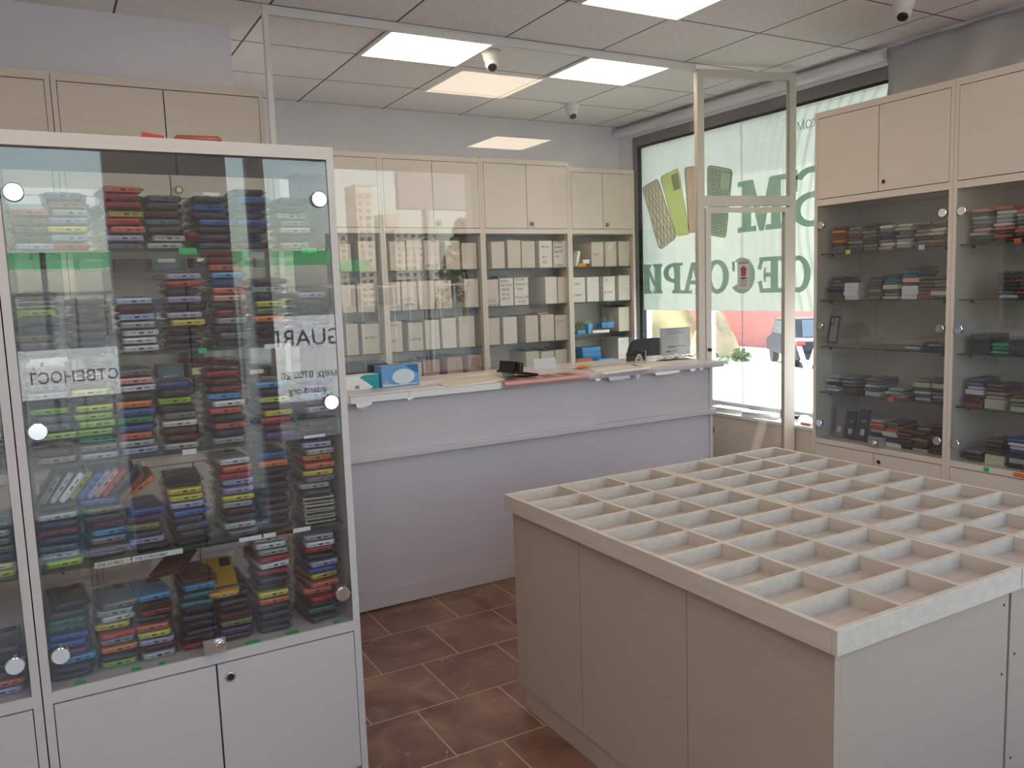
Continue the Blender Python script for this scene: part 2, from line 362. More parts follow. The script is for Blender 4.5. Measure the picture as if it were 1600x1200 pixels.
# the four printed phone cases on the film
def film_case(poly, colm, dx=0, name='printed_case'):
    pts = [fyz(*q) for q in poly]; mb = MB()
    mb.prism(pts, FX-.0016-dx, FX-.0004-dx, 'x'); o = mb.obj(name, colm, film); return o
M['print_cream'] = translucent('print_cream', (.90,.86,.77), .62); M['print_lime'] = translucent('print_lime', (.86,.90,.58), .62)
M['print_brown'] = translucent('print_brown', (.86,.73,.64), .62); M['print_green'] = translucent('print_green', (.36,.50,.42), .62); M['print_line'] = translucent('print_line', (.62,.56,.48), .6)
M['print_dot'] = translucent('print_dot', (.66,.72,.62), .6)
def quad_case(tl, tr, br, bl, mtl, line, kind):
    Q = lambda u, v: (Vector(tl)*(1-u)+Vector(tr)*u)*(1-v) + (Vector(bl)*(1-u)+Vector(br)*u)*v
    out = []
    for cu, cv, a in ((.14,.07,180),(.86,.07,270),(.86,.93,0),(.14,.93,90)):
        for i in range(5):
            t = math.radians(a+90*i/4); out.append(tuple(Q(cu+.14*math.cos(t), cv+.07*math.sin(t))))
    c = film_case(out, mtl)
    mb = MB()
    def seg(u0,v0,u1,v1,w=.9):
        p, q = Q(u0,v0), Q(u1,v1); n = (q-p).normalized(); n = Vector((-n.y,n.x))*w/2
        mb.prism([fyz(*(p-n)),fyz(*(p+n)),fyz(*(q+n)),fyz(*(q-n))], FX-.0026, FX-.0017, 'x')
    if kind == 'lattice':
        for i in range(-8,9):
            k = i/5
            for s in (1,-1):
                a, b = (k, 0), (k+.9*s, 1)
                ts = [t for t in [j/40 for j in range(41)] if 0.04 <= a[0]+(b[0]-a[0])*t <= .96]
                if len(ts) > 2: seg(a[0]+(b[0]-a[0])*ts[0], max(.02,ts[0]), a[0]+(b[0]-a[0])*ts[-1], min(.98,ts[-1]), .7)
    if kind == 'spots':
        r = random.Random(3)
        for i in range(26):
            for j in range(9):
                u, v = .06+.88*(j+.5+r.uniform(-.2,.2)+(i%2)*.4)/9.4, .03+.94*(i+.5)/26
                if u > .50 and v < .33: continue
                seg(u-.028, v, u+.030, v+r.uniform(-.008,.012), 2.3)
        for a in ((.52,.05,.94,.05),(.94,.05,.94,.31),(.94,.31,.52,.31),(.52,.31,.52,.05)): seg(*a, 1.0)
    n = len(out)
    for i in range(n):
        p, q = Vector(out[i]), Vector(out[(i+1)%n]); d = (q-p).normalized(); d = Vector((-d.y,d.x))*.6
        mb.prism([fyz(*(p-d)),fyz(*(p+d)),fyz(*(q+d)),fyz(*(q-d))], FX-.0026, FX-.0017, 'x')
    # camera window
    ca = [tuple(Q(cu,cv)) for cu, cv in (((.55,.06),(.93,.06),(.93,.30),(.55,.30)))]
    mb.obj('printed_pattern', line, c)
    if kind == '' and mtl == 'print_lime': film_case(ca, 'print_dot', .0014, 'printed_lens').parent = c
quad_case((1004,294),(1028,279),(1057,371),(1031,391), 'print_cream', 'print_line', 'lattice')
quad_case((1032,277),(1060,262),(1078,366),(1057,369), 'print_lime', 'print_lime', '')
quad_case((1070,262),(1098,258),(1100,360),(1077,364), 'print_brown', 'print_line', '')
quad_case((1106,258),(1145,265),(1134,372),(1106,366), 'print_dot', 'print_green', 'spots')
# small poster taped on the film
pc = at(1162,429,0,FX-.004)
post = B(-.0015,.0015,-.06,.06,-.105,.105).obj('poster', 'paper'); post.location = pc; post.rotation_euler = (0,0,0)
tag(post, 'small white poster with a dark red emblem taped to the window film', 'poster')
mb = MB(); mb.prism([(-.028,.045),(.0,.062),(.028,.045),(.02,-.012),(-.02,-.012)], -.003, -.0016, 'x'); mb.obj('emblem', 'red', post)
mb = MB(); mb.box(-.003,-.0016,-.03,.03,-.03,-.02).box(-.003,-.0016,-.012,.012,-.035,-.03); mb.obj('emblem_base', 'ink', post)
for z, w, q in ((-.047,.035,.005),(-.058,.024,.005),(-.073,.036,.005),(-.085,.026,.005),(.076,.048,.010),(.091,.044,.005)): B(-.003,-.0016,-w,w,z,z+q).obj('text_line', 'greyink', post)

# ceiling lamps
def lamp(x0, y0, label, rest=''):
    o = empty('ceiling_light', (x0+.305,y0+.295,CEIL-.012), 0, label, 'ceiling light', 'square LED ceiling panels')
    mb = MB()
    for b in ((-.305,.305,-.295,-.275),(-.305,.305,.275,.295),(-.305,-.285,-.275,.275),(.285,.305,-.275,.275)): mb.box(*b,0,.011)
    mb.obj('light_frame', 'white', o); B(-.285,.285,-.275,.275,.003,.009).obj('diffuser', 'led', o)
lamp(1.61, 3.865, 'lit square ceiling panel over the counter, on the side away from the window')
lamp(2.83, 3.865, 'lit square ceiling panel over the counter, close to the glass door post')
lamp(2.26, 2.685, 'lit square ceiling panel on the customer side, above the tray island')

lamp(3.45, .915, 'lit square ceiling panel near the shop front, mirrored in the glass screen')
lamp(.39, 1.505, 'unseen ceiling panel added above the aisle before the showcase to brighten the tray island')  # added lamp out of view, brightens the long side of the island
lamp(-.83, 1.505, 'added fill light panel on the ceiling above the second showcase, out of view')  # another added lamp, unseen, gives warm fill from the left
lamp(-.22, .325, 'unseen fill light panel added on the ceiling just inside the shop front')  # unseen lamp added near the camera as fill for island and showcase
# dome cameras
def dome(px, py, look, s, label):
    p = at(px, py, 2, CEIL)
    o = empty('security_camera', (p.x,p.y,CEIL), 0, label, 'security camera', 'ceiling dome cameras')
    mb = MB().lathe((0,0,0), [(.047*s,-.001),(.049*s,-.012),(.045*s,-.020),(.040*s,-.045),(.036*s,-.058)]); mb.obj('camera_base', 'white', o)
    d = Vector(look).normalized(); q = d.to_track_quat('Z','Y').to_matrix()
    c = Vector((0,0,-.058*s))
    mb = MB().lathe(c, [(.012*s,-.034*s),(.028*s,-.022*s),(.034*s,0),(.032*s,.018*s),(.024*s,.030*s)], R=q); hd = mb.obj('camera_head', 'white', o)
    mb = MB().lathe(c+d*.0305*s, [(.022*s,-.002),(.021*s,.002),(.012*s,.0035)], R=q); mb.obj('lens', 'black', hd)
dome(768,80, (-.25,-.6,-.75), 1.15, 'white dome camera on the ceiling beside the lit panel over the counter')
dome(893,162, (-.1,-.6,-.75), 1.15, 'white dome camera on the ceiling near the back wall')
dome(1412,-4, (-.5,-.25,-.7), 1.15, 'white dome camera on the ceiling above the glazed cabinets by the window')

# plastic sheet hung over the wall above the glazed cabinets
mb = MB(); n = 26
vs = []; ys = [3.12-1.5*i/n for i in range(n+1)]
for j in range(9):
    for i, y in enumerate(ys):
        w = .010*math.sin(i*1.1+j*.5)+.006*math.sin(i*.37*j+1)
        vs.append((4.288+w, y+.004*math.sin(j), 2.785-.345*j/8))
mb.add(vs, [(j*(n+1)+i, j*(n+1)+i+1, (j+1)*(n+1)+i+1, (j+1)*(n+1)+i) for j in range(8) for i in range(n)], 0, True)
M['sheet'] = mat('grey_plastic_sheet', (.52,.52,.54), .28)
ps = mb.obj('plastic_sheet', 'sheet'); sm_ = ps.modifiers.new('t','SOLIDIFY'); sm_.thickness = .002
tag(ps, 'grey plastic sheet hung on the wall above the glazed cabinets', 'sheet')

# ================================================================ glass screen and glass door over the counter
SY = 3.88
scr = empty('glass_screen', (2.26,SY,1.04), 0, 'tall glass screen in a white metal frame standing on the shop counter', 'glass screen')
def at_root(mb, name, m, root, bev=0):
    o = mb.obj(name, m, root, bev); o.location = -root.location if root.rotation_euler.z == 0 else (0,0,0); return o
at_root(B(.99,3.535,SY-.012,SY+.012,2.768,CEIL-.001), 'top_rail', 'alu', scr)
at_root(B(.966,.99,SY-.015,SY+.015,1.042,CEIL-.001), 'post', 'alu', scr)
at_root(B(.991,3.53,SY-.004,SY+.002,1.042,2.768), 'pane', 'screen', scr)
# door: post - header - post, leaf with two glazed fields
A, Bp = Vector((3.55,3.865,0)), Vector((4.185,3.715,0))
dl = (Bp-A).length; ang = math.atan2(Bp.y-A.y, Bp.x-A.x)
gd = empty('glass_door', A, ang, 'narrow glass door in a cream metal frame between counter and window', 'door')
M['frame_cream'] = mat('cream_metal', (.66,.62,.56), .4)
hz = 2.775
fr = MB().box(-.02,.025,-.02,.02,0,hz).box(dl-.025,dl+.02,-.02,.02,0,hz).box(.025,dl-.025,-.02,.02,hz-.045,hz).box(.025,dl-.025,-.02,.02,1.965,2.025)
fr.obj('door_frame', 'frame_cream', gd)
B(.025,dl-.025,-.003,.002,2.025,hz-.045).obj('pane', 'screen', gd)
leaf = MB().box(.028,.065,-.024,.012,.03,1.955).box(dl-.06,dl-.028,-.024,.012,.03,1.955).box(.065,dl-.06,-.024,.012,1.925,1.955).box(.065,dl-.06,-.024,.012,.03,.11).obj('door_leaf', 'frame_cream', gd)
B(.065,dl-.06,-.004,.001,.11,1.925).obj('leaf_pane', 'screen', leaf)
MB().cyl((.046,-.045,1.08),.011,.03,'y',14).obj('lock', 'black', leaf)

# ================================================================ counter
CX0, CX1, CY0, CY1 = .985, 3.385, 3.585, 4.12
ctr = empty('shop_counter', (2.2,3.85,0), 0, 'long grey laminate shop counter with a worn taped worktop', 'counter')
def cp(mb, name, m, bev=0): o = mb.obj(name, m, ctr, bev); o.location = (-2.2,-3.85,0); return o
cp(MB().box(CX0,CX1-.022,CY0+.012,CY0+.03,.105,1.003), 'front_panel', 'counter_laminate')
cp(B(CX1-.022,CX1,CY0,CY1,.02,1.003), 'end_panel', 'counter_laminate')
cp(B(CX0,CX0+.02,CY0+.03,CY1,.02,1.003), 'end_panel', 'counter_laminate')
cp(B(CX0,CX1-.022,CY0,CY0+.02,.014,.103), 'plinth', 'counter_laminate')
cp(B(CX0,CX1+.012,CY0-.022,CY0+.012,.728,.757), 'ledge', 'counter_laminate', .004)
cp(B(CX0+.02,CX1-.022,CY0+.03,CY1-.02,.55,.568), 'inner_shelf', 'counter_laminate')
cp(B(CX0-.02,CX1+.062,CY0-.042,CY1+.03,1.004,1.04), 'worktop', 'counter_laminate', .012)
ex = [at(548,630,1,CY0-.045).x, at(640,615,1,CY0-.045).x, at(782,600,1,CY0-.045).x]
for a, b in ((ex[0],ex[1]-.004),(ex[1],ex[2])): cp(B(a,b,CY0-.0445,CY0-.042,1.009,1.0415), 'edge_tape', 'paper'); cp(B(a,b,CY0-.0445,CY0+.02,1.0401,1.0418), 'edge_tape', 'paper')
# torn tape and laminate hanging from the worktop's front edge
tp = [(556,640,26,10),(636,617,9,5),(950,590,34,7),(993,585,7,9),(1022,579,40,6),(1078,575,9,5),(1093,573,5,5),(930,593,8,5)]
for x, y, w, h in tp:
    a = at(x, y, 1, CY0-.043); s = (a - at(x+w, y, 1, CY0-.043)).length; hh = (a - at(x, y+h, 1, CY0-.043)).length
    r0 = rnd.uniform(.2,.9)
    mb = MB().add([(a.x,CY0-.0435,1.012),(a.x+s,CY0-.0435,1.010),(a.x+s*.95,CY0-.05,1.012-hh*r0),(a.x+s*.5,CY0-.047,1.012-hh),(a.x+s*.06,CY0-.052,1.012-hh*.8)], [(0,1,2,3,4)])
    o = cp(mb, 'torn_tape', 'paper'); sm_ = o.modifiers.new('t','SOLIDIFY'); sm_.thickness = .0012

# ================================================================ tray island: two units side by side
IZ = .78
def island(x0, x1, label, seams):
    o = empty('tray_table', ((x0+x1)/2,1.78,0), 0, label, 'display table', 'two units of the tray island')
    def ip(mb, name, m, bev=0): k = mb.obj(name, m, o, bev); k.location = (-(x0+x1)/2,-1.78,0); return k
    y0, y1 = 1.076, 2.485; left, right = x0 < 1.5, x1 > 2.5
    bx0 = x0+.022 if left else x0+.003; bx1 = x1-.022 if right else x1-.003
    by0, by1 = y0+.022, y1-.022; zt = IZ-.056
    ip(MB().box(bx0+.007,bx1-.007,by0+.02,by1-.035,0,.082), 'plinth', 'island_board')
    ip(MB().box(bx0,bx1,by0,by1,.082,.10), 'bottom_board', 'island_board')
    e = .0015
    if left:   # the long side: three boards with open joints
        ys = [by1] + [at(s,900,0,bx0).y for s in seams] + [by0]
        for a, b in zip(ys[:-1], ys[1:]): ip(B(bx0,bx0+.018,b+e,a-e,.10,zt), 'side_panel', 'island_board')
    else: ip(B(bx0,bx0+.018,by0+.02,by1,.10,zt), 'side_panel', 'island_board')
    ip(B(bx1-.018,bx1,by0+.02,by1,.10,zt), 'side_panel', 'island_board')
    fx0 = bx0+.0215 if left else bx0
    fr = ip(B(fx0,bx1-.002,by0+.004,by0+.022,.10,zt), 'front_panel', 'island_board')
    ip(B(bx0+.018,bx1-.018,by1-.018,by1,.10,zt), 'rear_panel', 'island_board')
    for z in (.68,.5,.22):
        MB().cyl((0,by0+.003-1.78,z),.0035,.002,'y',10).obj('screw', 'ink', o).location = (bx1-.022-(x0+x1)/2,0,0)
        if not left: MB().cyl((0,by0+.003-1.78,z+.04),.0035,.002,'y',10).obj('screw', 'ink', o).location = (bx0+.022-(x0+x1)/2,0,0)
    # apron and tray
    tz0, fl = IZ-.056, IZ-.040
    ip(B(x0+.001,x1-.001,y0+.002,y1-.002,fl-.012,fl), 'tray_floor', 'tray_floor')
    t = .016
    for b in ((x0,x0+t,y0+t,y1-t),(x1-t,x1,y0+t,y1-t),(x0,x1,y0,y0+t),(x0,x1,y1-t,y1)):
        ip(B(*b,tz0,IZ), 'apron', ['tray_board'], .0012)
    w = (x1-x0-2*t); h = (y1-y0-2*t); d = .0145
    for i in (1,2):
        c = x0+t+w*i/3; ip(B(c-d/2,c+d/2,y0+t,y1-t,fl,IZ-.0005), 'divider', 'tray_board')
    for j in range(1,10):
        c = y0+t+h*j/10
        for i in range(3):
            a = x0+t+w*i/3+(d/2 if i else 0); b = x0+t+w*(i+1)/3-(d/2 if i < 2 else 0)
            ip(B(a,b,c-d/2,c+d/2,fl,IZ-.0008), 'cross_divider', 'tray_board')
island(1.354, 2.026, 'wooden tray table half whose panelled long side faces the counter aisle', (905,1072))
island(2.029, 2.70, 'wooden tray table half standing next to the glazed wall cabinets', ())

# ================================================================ cabinets
def cabinet(name, label, cat, loc, rz, W, D, H, upper=None, glazed=None, base=.54, shelves=(), back='laminate', wood='laminate', group=None, zfloor=0, knob='brass', rail=.03, lock=None, keyhole=True, doors_base=2, disc_rows=3, gloss='door_glass', edge=True):
    "front-left floor corner at loc, width along local x, depth along local y"
    o = empty(name, loc, rz, label, cat, group); t = .020
    mb = MB().box(0,t,0,D,0,H).box(W-t,W,0,D,0,H).box(t,W-t,0,D,H-.034,H).box(t,W-t,0,D,base-.03,base)
    mb.box(t,W-t,.03,.045,0,.07)
    if upper: mb.box(t,W-t,0,D,upper-.035,upper)
    if back != 'glass':
        z1 = H-.034
        mb.box(t,W-t,D-.008,D,.07,z1)
    mb.obj('carcass', wood, o)
    if back == 'glass': B(t,W-t,D-.008,D-.003,base,H-.034).obj('glass_back', 'screen', o); B(t,W-t,D-.010,D-.002,.07,base-.03).obj('lower_back', wood, o)
    ga = .004
    def doors(z0, z1, n, inset=-.001, knobs=0, key=0):
        w = (W-2*t)/n; B(t,W-t,.019,.021,z0,z1).obj('door_shadow_gap', 'dark_gap', o)
        for i in range(n):
            d = B(t+w*i+ga*.6,t+w*(i+1)-ga*.6,inset,.017,z0+ga,z1-ga).obj('door', wood, o)
            if knobs and i == 1:
                MB().lathe((t+w*i+.03,-.001,z0+.035), [(.008,0),(.009,.010),(.017,.016),(.017,.023),(.011,.027)], 18, R=Matrix.Rotation(PI/2,3,'X')).obj('knob', knob, d)
            if key and i == 1:
                k = MB().lathe((t+w*i+.034,-.001,z1-.045 if key == 1 else z0+.05), [(.0135,0),(.0135,.003),(.011,.004)], 18, R=Matrix.Rotation(PI/2,3,'X')).obj('lock', 'steel', d)
                MB().lathe((t+w*i+.034,-.0045,z1-.045 if key == 1 else z0+.05), [(.0095,0),(.0095,.001)], 16, R=Matrix.Rotation(PI/2,3,'X')).obj('keyhole', 'black', k)
    doors(.075, base-.03, doors_base, key=1 if keyhole else 0)
    if upper: doors(upper, H-.034, 2, knobs=0 if glazed else 1, key=2 if glazed else 0)
    top = (upper-.035) if upper else H-.034
    if glazed:
        w = (W-2*t)/2
        for i in range(2):
            d = B(t+w*i+.002,t+w*(i+1)-.002,.002,.007,base+.004,top-.006).obj('glass_door', gloss, o)
            u = t+.028 if i == 0 else W-t-.028
            for k in range(disc_rows):
                z = base+.09+(top-base-.2)*k/(disc_rows-1)
                hd = MB().lathe((u,.002,z), [(.021,0),(.0225,.004),(.0225,.007),(.020,.010)], 24, R=Matrix.Rotation(PI/2,3,'X')).obj('hinge_cap', 'chrome', d)
                B(u-.03 if i == 0 else u-.008,u+.008 if i == 0 else u+.03,.0075,.024,z-.012,z+.012).obj('hinge', 'black', hd)
        lk = B(W/2-.03,W/2+.028,-.008,.0015,base+.003,base+.045).obj('door_lock', 'steel', o)
        MB().lathe((W/2+.012,-.008,base+.026), [(.013,0),(.013,.012),(.010,.014)], 16, R=Matrix.Rotation(PI/2,3,'X')).obj('lock_barrel', 'chrome', lk)
    sh = []
    for z in shelves:
        s = MB().box(t+.004,W-t-.004,.032,D-.02,z-.006,z,0).box(t+.004,W-t-.004,.030,.032,z-.006,z,1)
        s = s.obj('shelf', ['shelf_glass','shelf_edge'], o)
        if glazed:
            for u in (t+.05, W-t-.05): MB().box(u-.004,u+.004,.06,.075,z-.02,z-.0065).obj('shelf_pin', 'black', s)
        sh.append(s)
    return o, sh
SHZ = (.834,1.100,1.368,1.632)
VX0, VY, VW, VD = -.088, 2.28, .826, .41
vit, vsh = cabinet('glass_showcase', 'glass-fronted showcase crammed with bagged phone cases, nearest the aisle', 'display cabinet', (VX0,VY,0), 0, VW, VD, 1.91, None, True, .535, SHZ, 'glass', 'pale_laminate', 'glazed showcases of phone cases')
vi2, vs2 = cabinet('glass_showcase', 'second glass showcase mostly cut off beyond the divider, next to the full one', 'display cabinet', (VX0-.829,VY,0), 0, VW, VD, 1.91, None, True, .535, SHZ, 'glass', 'pale_laminate', 'glazed showcases of phone cases')
RX = 3.90
RZS = (.839,1.105,1.373,1.640)
rca, rsa = cabinet('glazed_cabinet', 'tall cabinet with smoked glass doors standing beside the shop window', 'display cabinet', (RX,3.292,0), -PI/2, .829, .40, 2.43, 1.945, True, .565, RZS, group='tall glazed wall cabinets')
rcb, rsb = cabinet('glazed_cabinet', 'tall cabinet with glass doors, one bay further from the window', 'display cabinet', (RX,2.4615,0), -PI/2, .829, .40, 2.43, 1.945, True, .565, RZS, group='tall glazed wall cabinets')
BY = 5.35
BZS = [at(x, y, 1, BY+.1).z for x, y in ((720,421.5),(730,480.5),(735,541))]
BKX = [at(595,300,1,BY).x, at(752,300,1,BY).x, at(889,300,1,BY).x, at(991,300,1,BY).x]
bks = []
for i, (x0, x1, h, lab) in enumerate((
    (BKX[0]-.77,BKX[0],2.445,'cream wall cabinet behind the counter, fourth bay from the window'),
    (BKX[0],BKX[1],2.445,'cream wall cabinet behind the counter, third bay from the window'),
    (BKX[1],BKX[2],2.452,'cream wall cabinet behind the counter, second bay from the window'),
    (BKX[2],BKX[3],2.415,'slightly lower cream wall cabinet in the corner next to the window'))):
    o, s = cabinet('wall_cabinet', lab, 'cabinet', (x0,BY,0), 0, x1-x0-.001, .325, h, 1.945, None, .80, [BZS[2],BZS[1],BZS[0]], keyhole=False, group='cream cabinets along the back wall')
    bks.append(o)
LCX = at(412,140,1,3.9).x
lca, _ = cabinet('shelf_cabinet', 'cream cabinet on the alcove wall seen over the showcase, beside the screen post', 'cabinet', (LCX-.855,3.905,0), 0, .85, .345, 2.443, 1.945, None, .80, (1.10,1.368,1.640), keyhole=False, group='cream cabinets along the alcove wall')
lcb, _ = cabinet('shelf_cabinet', 'cream cabinet on the alcove wall, partly cut off by the edge of the view', 'cabinet', (LCX-1.708,3.905,0), 0, .85, .345, 2.443, 1.945, None, .80, (1.10,1.368,1.640), keyhole=False, group='cream cabinets along the alcove wall')
# ================================================================ phone cases
COL = dict(black=(.012,.012,.014), navy=(.015,.022,.06), blue=(.03,.12,.42), royal=(.03,.07,.36), sky=(.10,.36,.70), teal=(.02,.16,.20), green=(.015,.24,.13), lime=(.36,.62,.06),
    yellow=(.72,.60,.08), lemon=(.62,.66,.12), mustard=(.62,.33,.02), orange=(.80,.22,.06), coral=(.70,.16,.10), red=(.48,.03,.03), crimson=(.26,.015,.025), maroon=(.10,.012,.02),
    pink=(.75,.38,.38), lilac=(.36,.32,.60), lavender=(.42,.42,.66), purple=(.14,.05,.22), white=(.80,.80,.84), silver=(.46,.47,.50), grey=(.20,.21,.22), olive=(.18,.20,.09), cream=(.68,.66,.54),
    brown=(.13,.05,.03), tan=(.42,.30,.18), rust=(.26,.075,.03), pale_blue=(.45,.52,.78), emerald=(.01,.30,.12), charcoal=(.045,.047,.052), slate=(.10,.13,.18))
def outline(w, l, r, n=4):
    out = []
    for cx, cy, a in ((w/2-r,-l/2+r,-90),(w/2-r,l/2-r,0),(-w/2+r,l/2-r,90),(-w/2+r,-l/2+r,180)):
        for i in range(n+1):
            t = math.radians(a+90*i/n); out.append((cx+r*math.cos(t), cy+r*math.sin(t)))
    return out
def slab(mb, w, l, t, r, e, mi=0):
    rings = [(outline(w-2*e,l-2*e,max(r-e,.001)),0),(outline(w,l,r),e),(outline(w,l,r),t-e),(outline(w-2*e,l-2*e,max(r-e,.001)),t)]
    n = len(rings[0][0]); vs = [(x,y,z) for o, z in rings for x, y in o]
    mb.add(vs, [(k*n+i,k*n+(i+1)%n,(k+1)*n+(i+1)%n,(k+1)*n+i) for k in range(3) for i in range(n)], mi, True)
    return mb.add(vs, [list(range(n))[::-1], list(range(3*n,4*n))], mi)
def case_mesh(w, l, t, ports, cam_):
    mb = slab(MB(), w, l, t, .012, .003)
    if ports:
        y = -l/2
        mb.box(-.006,.006,y-.0004,y+.001,t*.3,t*.62,1).box(.014,.027,y-.0004,y+.001,t*.38,t*.56,1)
        for i in range(3): mb.box(-.026+i*.005,-.0235+i*.005,y-.0004,y+.001,t*.40,t*.55,1)
    if cam_:
        a = slab(MB(), .030, .036, .0016, .007, .0004); mb.add([(x+.019,y+l/2-.030,z+t-.0002) for x, y, z in a.v], a.f, 1)
    return mb.mesh('phone_case', ['case','port'])
def wallet_mesh(w, l, t):
    mb = slab(MB(), w, l, .0022, .006, .0006); a = slab(MB(), w, l, .0022, .006, .0006); mb.add([(x,y,z+t-.0022) for x, y, z in a.v], a.f)
    mb.box(-w/2+.002,-w/2+.0045,-l/2+.004,l/2-.004,.002,t-.002); a = slab(MB(), w-.008, l-.008, t-.0046, .008, .001, 1); mb.add([(x,y,z+.0023) for x, y, z in a.v], a.f, 1)
    return mb.mesh('wallet_case', ['fabric','port'])
def bag_mesh(seed, w, l, t):
    r = random.Random(seed); nx, ny = 8, 12; vs = []
    ph = [r.uniform(0,6) for _ in range(6)]
    def h(u, v): return .0012*math.sin(u*9+ph[0]+v*5)+.0013*math.sin(v*17+ph[1]-u*7)+.0008*math.sin(u*23+ph[2])+r.uniform(-.0006,.0006)
    for top in (1,0):
        for j in range(ny+1):
            for i in range(nx+1):
                u, v = i/nx, j/ny; e = min(1, 4.5*min(u,1-u))*min(1, 5*min(v,1-v)); e = e**.5
                z = t*.5 + (t*.5*e+h(u,v)*e if top else -t*.5*e)
                vs.append(((u-.5)*w+r.uniform(-.001,.001), -l*.5+.012+v*l, max(0,z)))
    k = (nx+1)*(ny+1); fs = []
    for j in range(ny):
        for i in range(nx):
            a = j*(nx+1)+i; fs.append((a,a+1,a+nx+2,a+nx+1)); fs.append((k+a,k+a+nx+1,k+a+nx+2,k+a+1))
    mb = MB().add(vs, fs, 0, True); return mb.mesh('plastic_bag', 'bag')
CW, CL, CT = .088, .166, .0145
CASES = [case_mesh(CW, CL, CT, True, True), case_mesh(CW-.004, CL-.006, CT, True, True), case_mesh(CW+.002, CL, CT-.001, True, False)]
WALLET = [wallet_mesh(.090,.165,.014)]
BAGS = [bag_mesh(i, .104, .202, .0195) for i in range(5)]
PITCH_Z = .0206
LABCOL = dict(sky='sky blue', pale_blue='pale blue')
def put_case(col, loc, rot, label, group, wallet=False, bag=True, parent_scale=1):
    nm = 'wallet_case' if wallet else 'phone_case'
    o = bpy.data.objects.new(nm, WALLET[0] if wallet else rnd.choice(CASES)); C.objects.link(o)
    c = COL[col]; k = rnd.uniform(.9,1.1); o.color = (c[0]*k, c[1]*k, c[2]*k, 1)
    o.location = loc; o.rotation_euler = rot
    tag(o, label, 'phone case', group)
    if bag:
        b = bpy.data.objects.new('plastic_bag', rnd.choice(BAGS)); C.objects.link(b); b.parent = o; b.location = (0,0,-.0016)
    return o
SHN = ['bottom', 'second', 'middle', 'fourth', 'top']
VZ = (.535,) + SHZ
YF = VY + .045            # front ends of the cases
def stack(shelf, px, py, cols, idx, dy=0, group='bagged phone cases in the near showcase', where='from the divider'):
    x = at(px, py, 1, YF).x; z = VZ[shelf] + .0040
    toks = cols.split(); n = len(toks)
    dx = 0
    for i, tkn in enumerate(toks):
        w = tkn.startswith('@'); c = tkn.lstrip('@')
        dx = max(-.008, min(.008, dx + rnd.uniform(-.006,.006)))
        cn = LABCOL.get(c, c)
        lab = f"{cn} {'folding ' if w else ''}phone case, {level(i,n)} in {ORD[idx]} stack {where}, {SHN[shelf]} showcase shelf"
        put_case(c, (x+dx, YF+CL/2+dy+rnd.uniform(-.008,.016), z+i*PITCH_Z), (0,0,math.radians(rnd.uniform(-6.5,6.5))), lab, group, w)
    return z + n*PITCH_Z, x
# bottom shelf
stack(0,112,985,'black navy sky purple blue blue teal green charcoal black',0)
stack(0,181,975,'lime black orange lavender red yellow white silver grey',1)
stack(0,246,965,'silver maroon lavender lemon coral black crimson @maroon sky',2)
stack(0,309,955,'crimson maroon navy black navy navy teal teal sky @brown',3)
stack(0,371,945,'navy purple olive maroon black charcoal black navy',4)
stack(0,434,930,'navy black navy black coral yellow black charcoal crimson white red silver white silver',5)
stack(0,504,915,'black teal black red coral coral yellow royal lavender black red white silver',6)
# fourth row
stack(1,98,860,'lime silver slate navy crimson navy silver black',0)
stack(1,168,850,'black @crimson grey sky crimson charcoal olive blue',1)
stack(1,234,835,'black lavender navy olive purple royal',2)
stack(1,296,825,'black navy slate navy blue lavender yellow yellow @charcoal',3)
stack(1,374,805,'grey silver charcoal maroon silver yellow lilac lavender red coral white',4)
stack(1,434,790,'black black charcoal maroon black black black black black orange blue',5)
stack(1,498,770,'@cream @cream @cream @cream charcoal silver grey yellow coral orange silver lavender maroon black',6,-.01)
# middle row
stack(2,86,680,'silver maroon brown lime slate slate lime black silver grey',0)
stack(2,152,670,'silver grey emerald lime lime lime lemon charcoal lemon charcoal silver',1)
stack(2,216,660,'pale_blue silver coral royal emerald blue orange charcoal white pink grey',2)
stack(2,282,650,'silver maroon brown cream grey charcoal lime charcoal royal',3)
stack(2,362,640,'silver navy coral black coral white sky crimson maroon red',4)
stack(2,434,630,'purple maroon red yellow charcoal lemon navy sky',5)
stack(2,500,620,'maroon charcoal maroon silver slate sky purple royal',6)
# second row from the top
stack(3,62,520,'charcoal grey olive charcoal charcoal lime @white charcoal',0)
stack(3,137,515,'black charcoal charcoal maroon navy maroon navy',1)
stack(3,219,515,'white white white silver pale_blue maroon pale_blue',2)
stack(3,288,505,'charcoal black black yellow lavender black lilac charcoal red pale_blue',3)
stack(3,358,495,'charcoal grey charcoal silver crimson charcoal pink coral blue sky coral crimson red',4)
stack(3,424,480,'charcoal black charcoal orange olive lemon navy silver charcoal',5)
stack(3,490,478,'charcoal grey slate navy charcoal navy lavender',6)
# top row
stack(4,45,350,'pale_blue navy brown rust coral',0)
stack(4,106,340,'red pale_blue yellow lilac silver coral grey',1)
stack(4,193,350,'grey lavender coral red yellow crimson crimson coral',2)
stack(4,262,345,'silver cream charcoal slate maroon charcoal slate',3)
stack(4,331,345,'charcoal navy black blue navy blue charcoal',4)
stack(4,390,345,'navy navy black royal navy navy blue black',5)
stack(4,462,350,'silver charcoal silver grey silver black charcoal',6)
